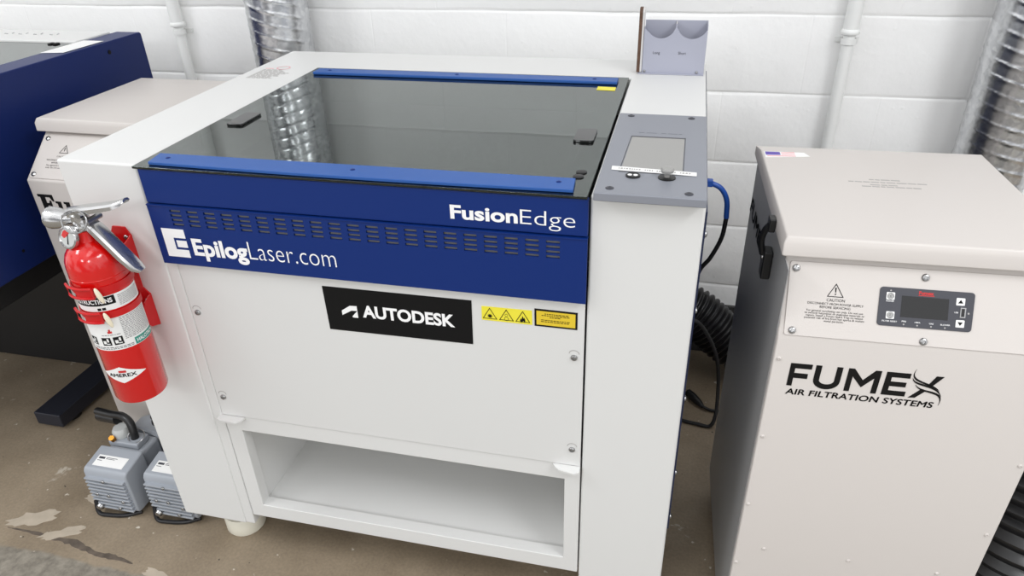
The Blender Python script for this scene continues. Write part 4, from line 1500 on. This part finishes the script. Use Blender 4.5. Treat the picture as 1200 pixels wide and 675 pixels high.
# black stand
part('stand_tray', box(-2.85, -1.66, 1.08, 1.88, 0.50, 0.586), M['dark'], e2, bevel=0.004)
part('stand_panel', box(-2.70, -1.842, 1.600, 1.640, 0.003, 0.499), M['dark'], e2, bevel=0.003)
for x in (-2.80, -1.838):
    lg = part('stand_post', box(x + 0.006, x + 0.088, 1.58, 1.70, 0.0605, 0.499), M['dark'], e2, bevel=0.004)
    part('foot_beam', box(x, x + 0.094, 1.292, 1.98, 0.014, 0.060), M['slate'], e2, bevel=0.004, label='dark slate foot beam')
    for y in (1.36, 1.90):
        bm = bmesh.new()
        add_lathe(bm, [(0, 0), (0.026, 0), (0.026, 0.008), (0.010, 0.010), (0.010, 0.0138), (0, 0.0138)], 20, Matrix.Translation((x + 0.06, y, 0)))
        part('levelling_foot', bm, M['dark'], e2)
ORG = Vector((0, 0, 0))


# ------------------------------------------------------------------ two vacuum pumps
def pump(loc, label):
    t = thing('vacuum_pump', label, 'pump', loc, 0.0, 'grey pumps on the floor left of the engraver')
    # ribbed head
    hw = 0.064
    bm = bmesh.new()
    prof2 = [(-0.0, 0.020), (0.0, 0.138), (0.006, 0.149), (0.078, 0.162), (0.080, 0.012), (0.008, 0.012)]
    a = [(-hw, y, z) for y, z in prof2]
    b = [(hw, y, z) for y, z in prof2]
    add_hull(bm, a, b)
    hd = part('pump_head', bm, M['pump'], t, bevel=0.008, seg=3)
    bm = bmesh.new()
    for k in range(9):
        zz = 0.024 + k * 0.0122
        w = hw - 0.006
        add_box(bm, -w, w, -0.010, 0.001, zz, zz + 0.0050)
    part('cooling_fins', bm, M['pump'], hd, bevel=0.001)
    FPp = Frame((0, -0.0095, 0), (1, 0, 0), (0, 0, 1))
    screws('head_bolt', FPp, [(0.0, 0.124), (-0.035, 0.074), (0.0, 0.074), (0.038, 0.060), (0.02, 0.033)], 0.0048, M['steel'], hd, 0.004)
    ft_ = Frame((0, 0.006, 0.149), (1, 0, 0), Vector((0, 0.072, 0.013)))
    lb = part('rating_label', poly(ft_, [(-0.044, 0.010), (0.044, 0.010), (0.044, 0.043), (-0.044, 0.043)], 0.0002, 0.0010), M['paper'], hd, smooth=False, label='white rating label')
    bm = bmesh.new()
    ftl = Frame(ft_.p(0, 0, 0.0010), ft_.r, ft_.u)
    add_poly(bm, ftl, [(-0.040, 0.0315), (-0.022, 0.0315), (-0.022, 0.0375), (-0.040, 0.0375)], 0.0001, 0.0003)
    for v, ue in ((0.0355, 0.014), (0.0320, 0.008), (0.0255, -0.026)):
        us = -0.018 if v > 0.03 else -0.040
        add_poly(bm, ftl, [(us, v), (ue, v), (ue, v + 0.0014), (us, v + 0.0014)], 0.0001, 0.0003)
    part('label_print', bm, M['panelgrey'], lb, smooth=False)
    # crankcase, motor
    bm = bmesh.new()
    add_box(bm, -0.055, 0.055, 0.081, 0.150, 0.018, 0.150)
    part('crankcase', bm, M['pump'], t, bevel=0.012, seg=3)
    TY = Matrix.Translation((0.0, 0.150, 0.092)) @ Matrix.Rotation(-PI / 2, 4, 'X')
    part('motor', lathe([(0, 0), (0.066, 0), (0.072, 0.008), (0.072, 0.055), (0.066, 0.066), (0.04, 0.070), (0, 0.070)], 36, TY), M['pump'], t)
    bm = bmesh.new()
    add_box(bm, -0.06, 0.06, 0.10, 0.21, 0.0, 0.022)
    part('base_plate', bm, M['dark'], t, bevel=0.004)
    # ports and plumbing
    part('port_block', box(-0.050, 0.040, 0.088, 0.135, 0.1495, 0.168), M['pump'], t, bevel=0.004)
    part('brass_fitting', tube([(-0.036, 0.098, 0.160), (-0.032, 0.086, 0.182)], 0.007, 10), M['brass'], t)
    part('filter_bowl', lathe([(0, 0.166), (0.021, 0.166), (0.023, 0.172), (0.023, 0.186), (0.018, 0.194), (0, 0.194)], 24, Matrix.Translation((-0.026, 0.118, 0))), M['clear'], t)
    part('bail_wire', tube([(0.022 + 0.024 * math.cos(2 * PI * k / 20), 0.112 + 0.016 * math.sin(2 * PI * k / 20), 0.176 + 0.010 * math.sin(2 * PI * k / 20)) for k in range(21)], 0.0017, 6), M['steel'], t)
    part('outlet_hose', tube(spline([(0.016, 0.112, 0.166), (0.016, 0.114, 0.190), (0.006, 0.122, 0.213), (-0.020, 0.130, 0.222), (-0.060, 0.136, 0.216), (-0.12, 0.15, 0.206)], 8), 0.0105, 14), M['hose'], t)
    part('muffler', tube([(-0.040, 0.134, 0.206), (-0.115, 0.150, 0.192)], 0.016, 18), M['hose'], t)
    # knob and cord loop low on the head
    bm = bmesh.new()
    add_lathe(bm, [(0.009, 0), (0.010, 0.006), (0.007, 0.012), (0, 0.013)], 14, Frame((0, -0.0065, 0), (1, 0, 0), (0, 0, 1)).T(-0.040, 0.030, 0))
    part('drain_knob', bm, M['steel'], hd)
    part('cord', tube(spline([(-0.052, -0.008, 0.045), (-0.046, -0.018, 0.012), (-0.020, -0.016, 0.006), (0.025, -0.008, 0.006), (0.060, 0.012, 0.006)], 8), 0.0055, 10), M['cable'], t)
    return t


pump((-1.352, 1.046, 0.0), 'grey ribbed vacuum pump on the floor, fully visible under the fire extinguisher')
pump((-1.184, 1.058, 0.0), 'grey ribbed vacuum pump half hidden behind the white engraver column')

# ------------------------------------------------------------------ floor marks
def blotch(name, ctr, label, m, seed, z=0.0006):
    """irregular thin flake outline"""
    rnd = random.Random(seed)
    pts = []
    (x, y), L_, w_, ang = ctr
    n = 22
    for k in range(n):
        a = 2 * PI * k / n
        r = 1 + rnd.uniform(-0.28, 0.28)
        u, v = L_ * math.cos(a) * r, w_ * math.sin(a) * r
        pts.append((x + u * math.cos(ang) - v * math.sin(ang), y + u * math.sin(ang) + v * math.cos(ang)))
    f = Frame((0, 0, 0), (1, 0, 0), (0, 1, 0))
    solo(name, poly(f, pts, 0.0, z), m, label, 'floor mark', smooth=False)


M['scuff'] = mat('worn_pale_paint', (178, 166, 149), 0.6, vary=0.10, vscale=30)
M['crackfill'] = mat('dark_crack', (92, 82, 72), 0.8, vary=0.35, vscale=40)
blotch('paint_patch', ((-1.565, 0.985), 0.062, 0.024, 0.45), 'pale paint patch on the floor at the lower left, the longest one', M['scuff'], 3)
blotch('paint_patch', ((-1.455, 0.955), 0.052, 0.016, 0.5), 'narrow pale paint patch on the floor beside the dark crack', M['scuff'], 5)
blotch('paint_patch', ((-1.455, 1.075), 0.030, 0.017, -0.2), 'pale paint patch on the floor beside the grey pump', M['scuff'], 8)
blotch('paint_patch', ((-1.130, 0.895), 0.040, 0.014, -0.2), 'small pale paint patch on the floor at the bottom edge', M['scuff'], 11)
rnd = random.Random(2)
cl = [(-1.612, 0.9425), (-1.54, 0.942), (-1.468, 0.938), (-1.40, 0.935), (-1.33, 0.920), (-1.27, 0.918), (-1.21, 0.912)]
wd = [0.001, 0.006, 0.009, 0.013, 0.008, 0.011, 0.002]
up_, dn_ = [], []
cs = spline([(x, y, 0) for x, y in cl], 6)
for i, p in enumerate(cs):
    t = i / (len(cs) - 1) * (len(wd) - 1)
    j = min(int(t), len(wd) - 2)
    w = wd[j] + (wd[j + 1] - wd[j]) * (t - j)
    up_.append((p.x, p.y + w * rnd.uniform(0.4, 1.0)))
    dn_.append((p.x, p.y - w * rnd.uniform(0.3, 0.8)))
solo('floor_crack', poly(Frame((0, 0, 0), (1, 0, 0), (0, 1, 0)), up_ + dn_[::-1], 0.0, 0.0005), M['crackfill'], 'dark jagged crack in the concrete floor at the lower left', 'crack', smooth=False)
